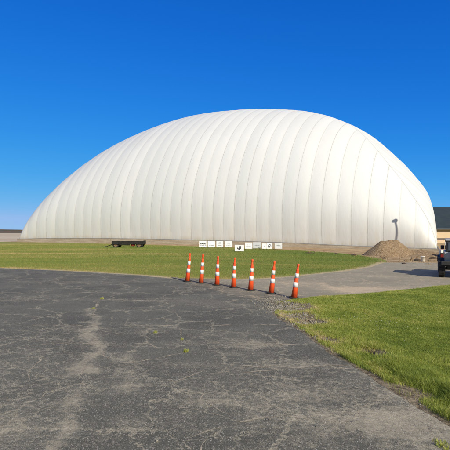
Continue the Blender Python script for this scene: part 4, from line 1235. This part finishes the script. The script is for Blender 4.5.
# ------------------------------------------------------------------ light, sky, camera
world = bpy.data.worlds.new('World'); bpy.context.scene.world = world; world.use_nodes = True
nt = world.node_tree
sky = nt.nodes.new('ShaderNodeTexSky'); sky.sky_type = 'NISHITA'; sky.sun_disc = False
sky.sun_elevation = SUN_EL; sky.sun_rotation = math.atan2(to_sun.x, to_sun.y)
sky.altitude = 0; sky.air_density = 0.6; sky.dust_density = 0.0; sky.ozone_density = 3.0
def mth(op, a, b):
    n = nt.nodes.new('ShaderNodeMath'); n.operation = op
    for i, v in enumerate((a, b)):
        if isinstance(v, (int, float)): n.inputs[i].default_value = v
        elif v is not None: nt.links.new(v, n.inputs[i])
    return n.outputs[0]
# the deep, saturated blue of a very clear sky: a film-like curve for each channel of the sky's own gradient
sp_ = nt.nodes.new('ShaderNodeSeparateColor'); nt.links.new(sky.outputs[0], sp_.inputs[0])
cb_ = nt.nodes.new('ShaderNodeCombineColor')
def sat(ch, top, k): return mth('MULTIPLY', mth('SUBTRACT', 1.0, mth('EXPONENT', mth('MULTIPLY', ch, -0.1 * k), None)), top * 10)
rr = mth('MINIMUM', mth('MULTIPLY', mth('POWER', mth('MULTIPLY', sp_.outputs[0], 0.1 / 0.74), 1.6), 2.5), 2.6)
nt.links.new(rr, cb_.inputs[0]); nt.links.new(sat(sp_.outputs[1], 0.50, 2.0), cb_.inputs[1]); nt.links.new(sat(sp_.outputs[2], 0.74, 4.4), cb_.inputs[2])
# added whitening of the unseen sky around the sun, takes blue out of shade
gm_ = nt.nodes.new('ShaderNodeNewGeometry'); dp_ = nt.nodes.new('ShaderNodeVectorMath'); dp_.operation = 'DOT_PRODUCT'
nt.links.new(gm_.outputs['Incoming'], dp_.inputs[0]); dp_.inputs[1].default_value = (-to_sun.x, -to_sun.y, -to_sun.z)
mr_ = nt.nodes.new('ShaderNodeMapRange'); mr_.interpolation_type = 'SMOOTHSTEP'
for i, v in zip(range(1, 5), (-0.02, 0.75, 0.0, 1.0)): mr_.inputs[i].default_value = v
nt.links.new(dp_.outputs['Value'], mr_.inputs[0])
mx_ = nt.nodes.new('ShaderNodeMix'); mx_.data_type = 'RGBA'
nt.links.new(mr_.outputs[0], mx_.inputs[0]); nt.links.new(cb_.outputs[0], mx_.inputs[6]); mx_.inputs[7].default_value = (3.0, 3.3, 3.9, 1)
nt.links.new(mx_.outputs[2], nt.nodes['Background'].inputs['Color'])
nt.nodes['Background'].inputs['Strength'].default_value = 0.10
sun = bpy.data.lights.new('sun', 'SUN'); sun.energy = 4.6; sun.angle = math.radians(0.5); sun.color = (1.0, 0.935, 0.80)
so = link(bpy.data.objects.new('sun', sun)); so.rotation_euler = to_sun.to_track_quat('Z', 'Y').to_euler(); so.location = (30, -30, 40)
cam = bpy.data.cameras.new('camera'); cam.sensor_width = 36; cam.sensor_fit = 'HORIZONTAL'; cam.lens = 36 * F / 450; cam.clip_end = 20000; cam.clip_start = 0.05
co_ = link(bpy.data.objects.new('camera', cam)); co_.location = (0, 0, EYE)
co_.rotation_euler = (math.radians(90) + math.atan((HY - 225) / F), 0, 0)
S = bpy.context.scene
S.camera = co_
S.view_settings.view_transform = 'Standard'; S.view_settings.look = 'None'; S.view_settings.gamma = 1; S.view_settings.exposure = 0.2
S.view_settings.use_curve_mapping = False
S.cycles.max_bounces = 6; S.cycles.diffuse_bounces = 3; S.cycles.transmission_bounces = 3
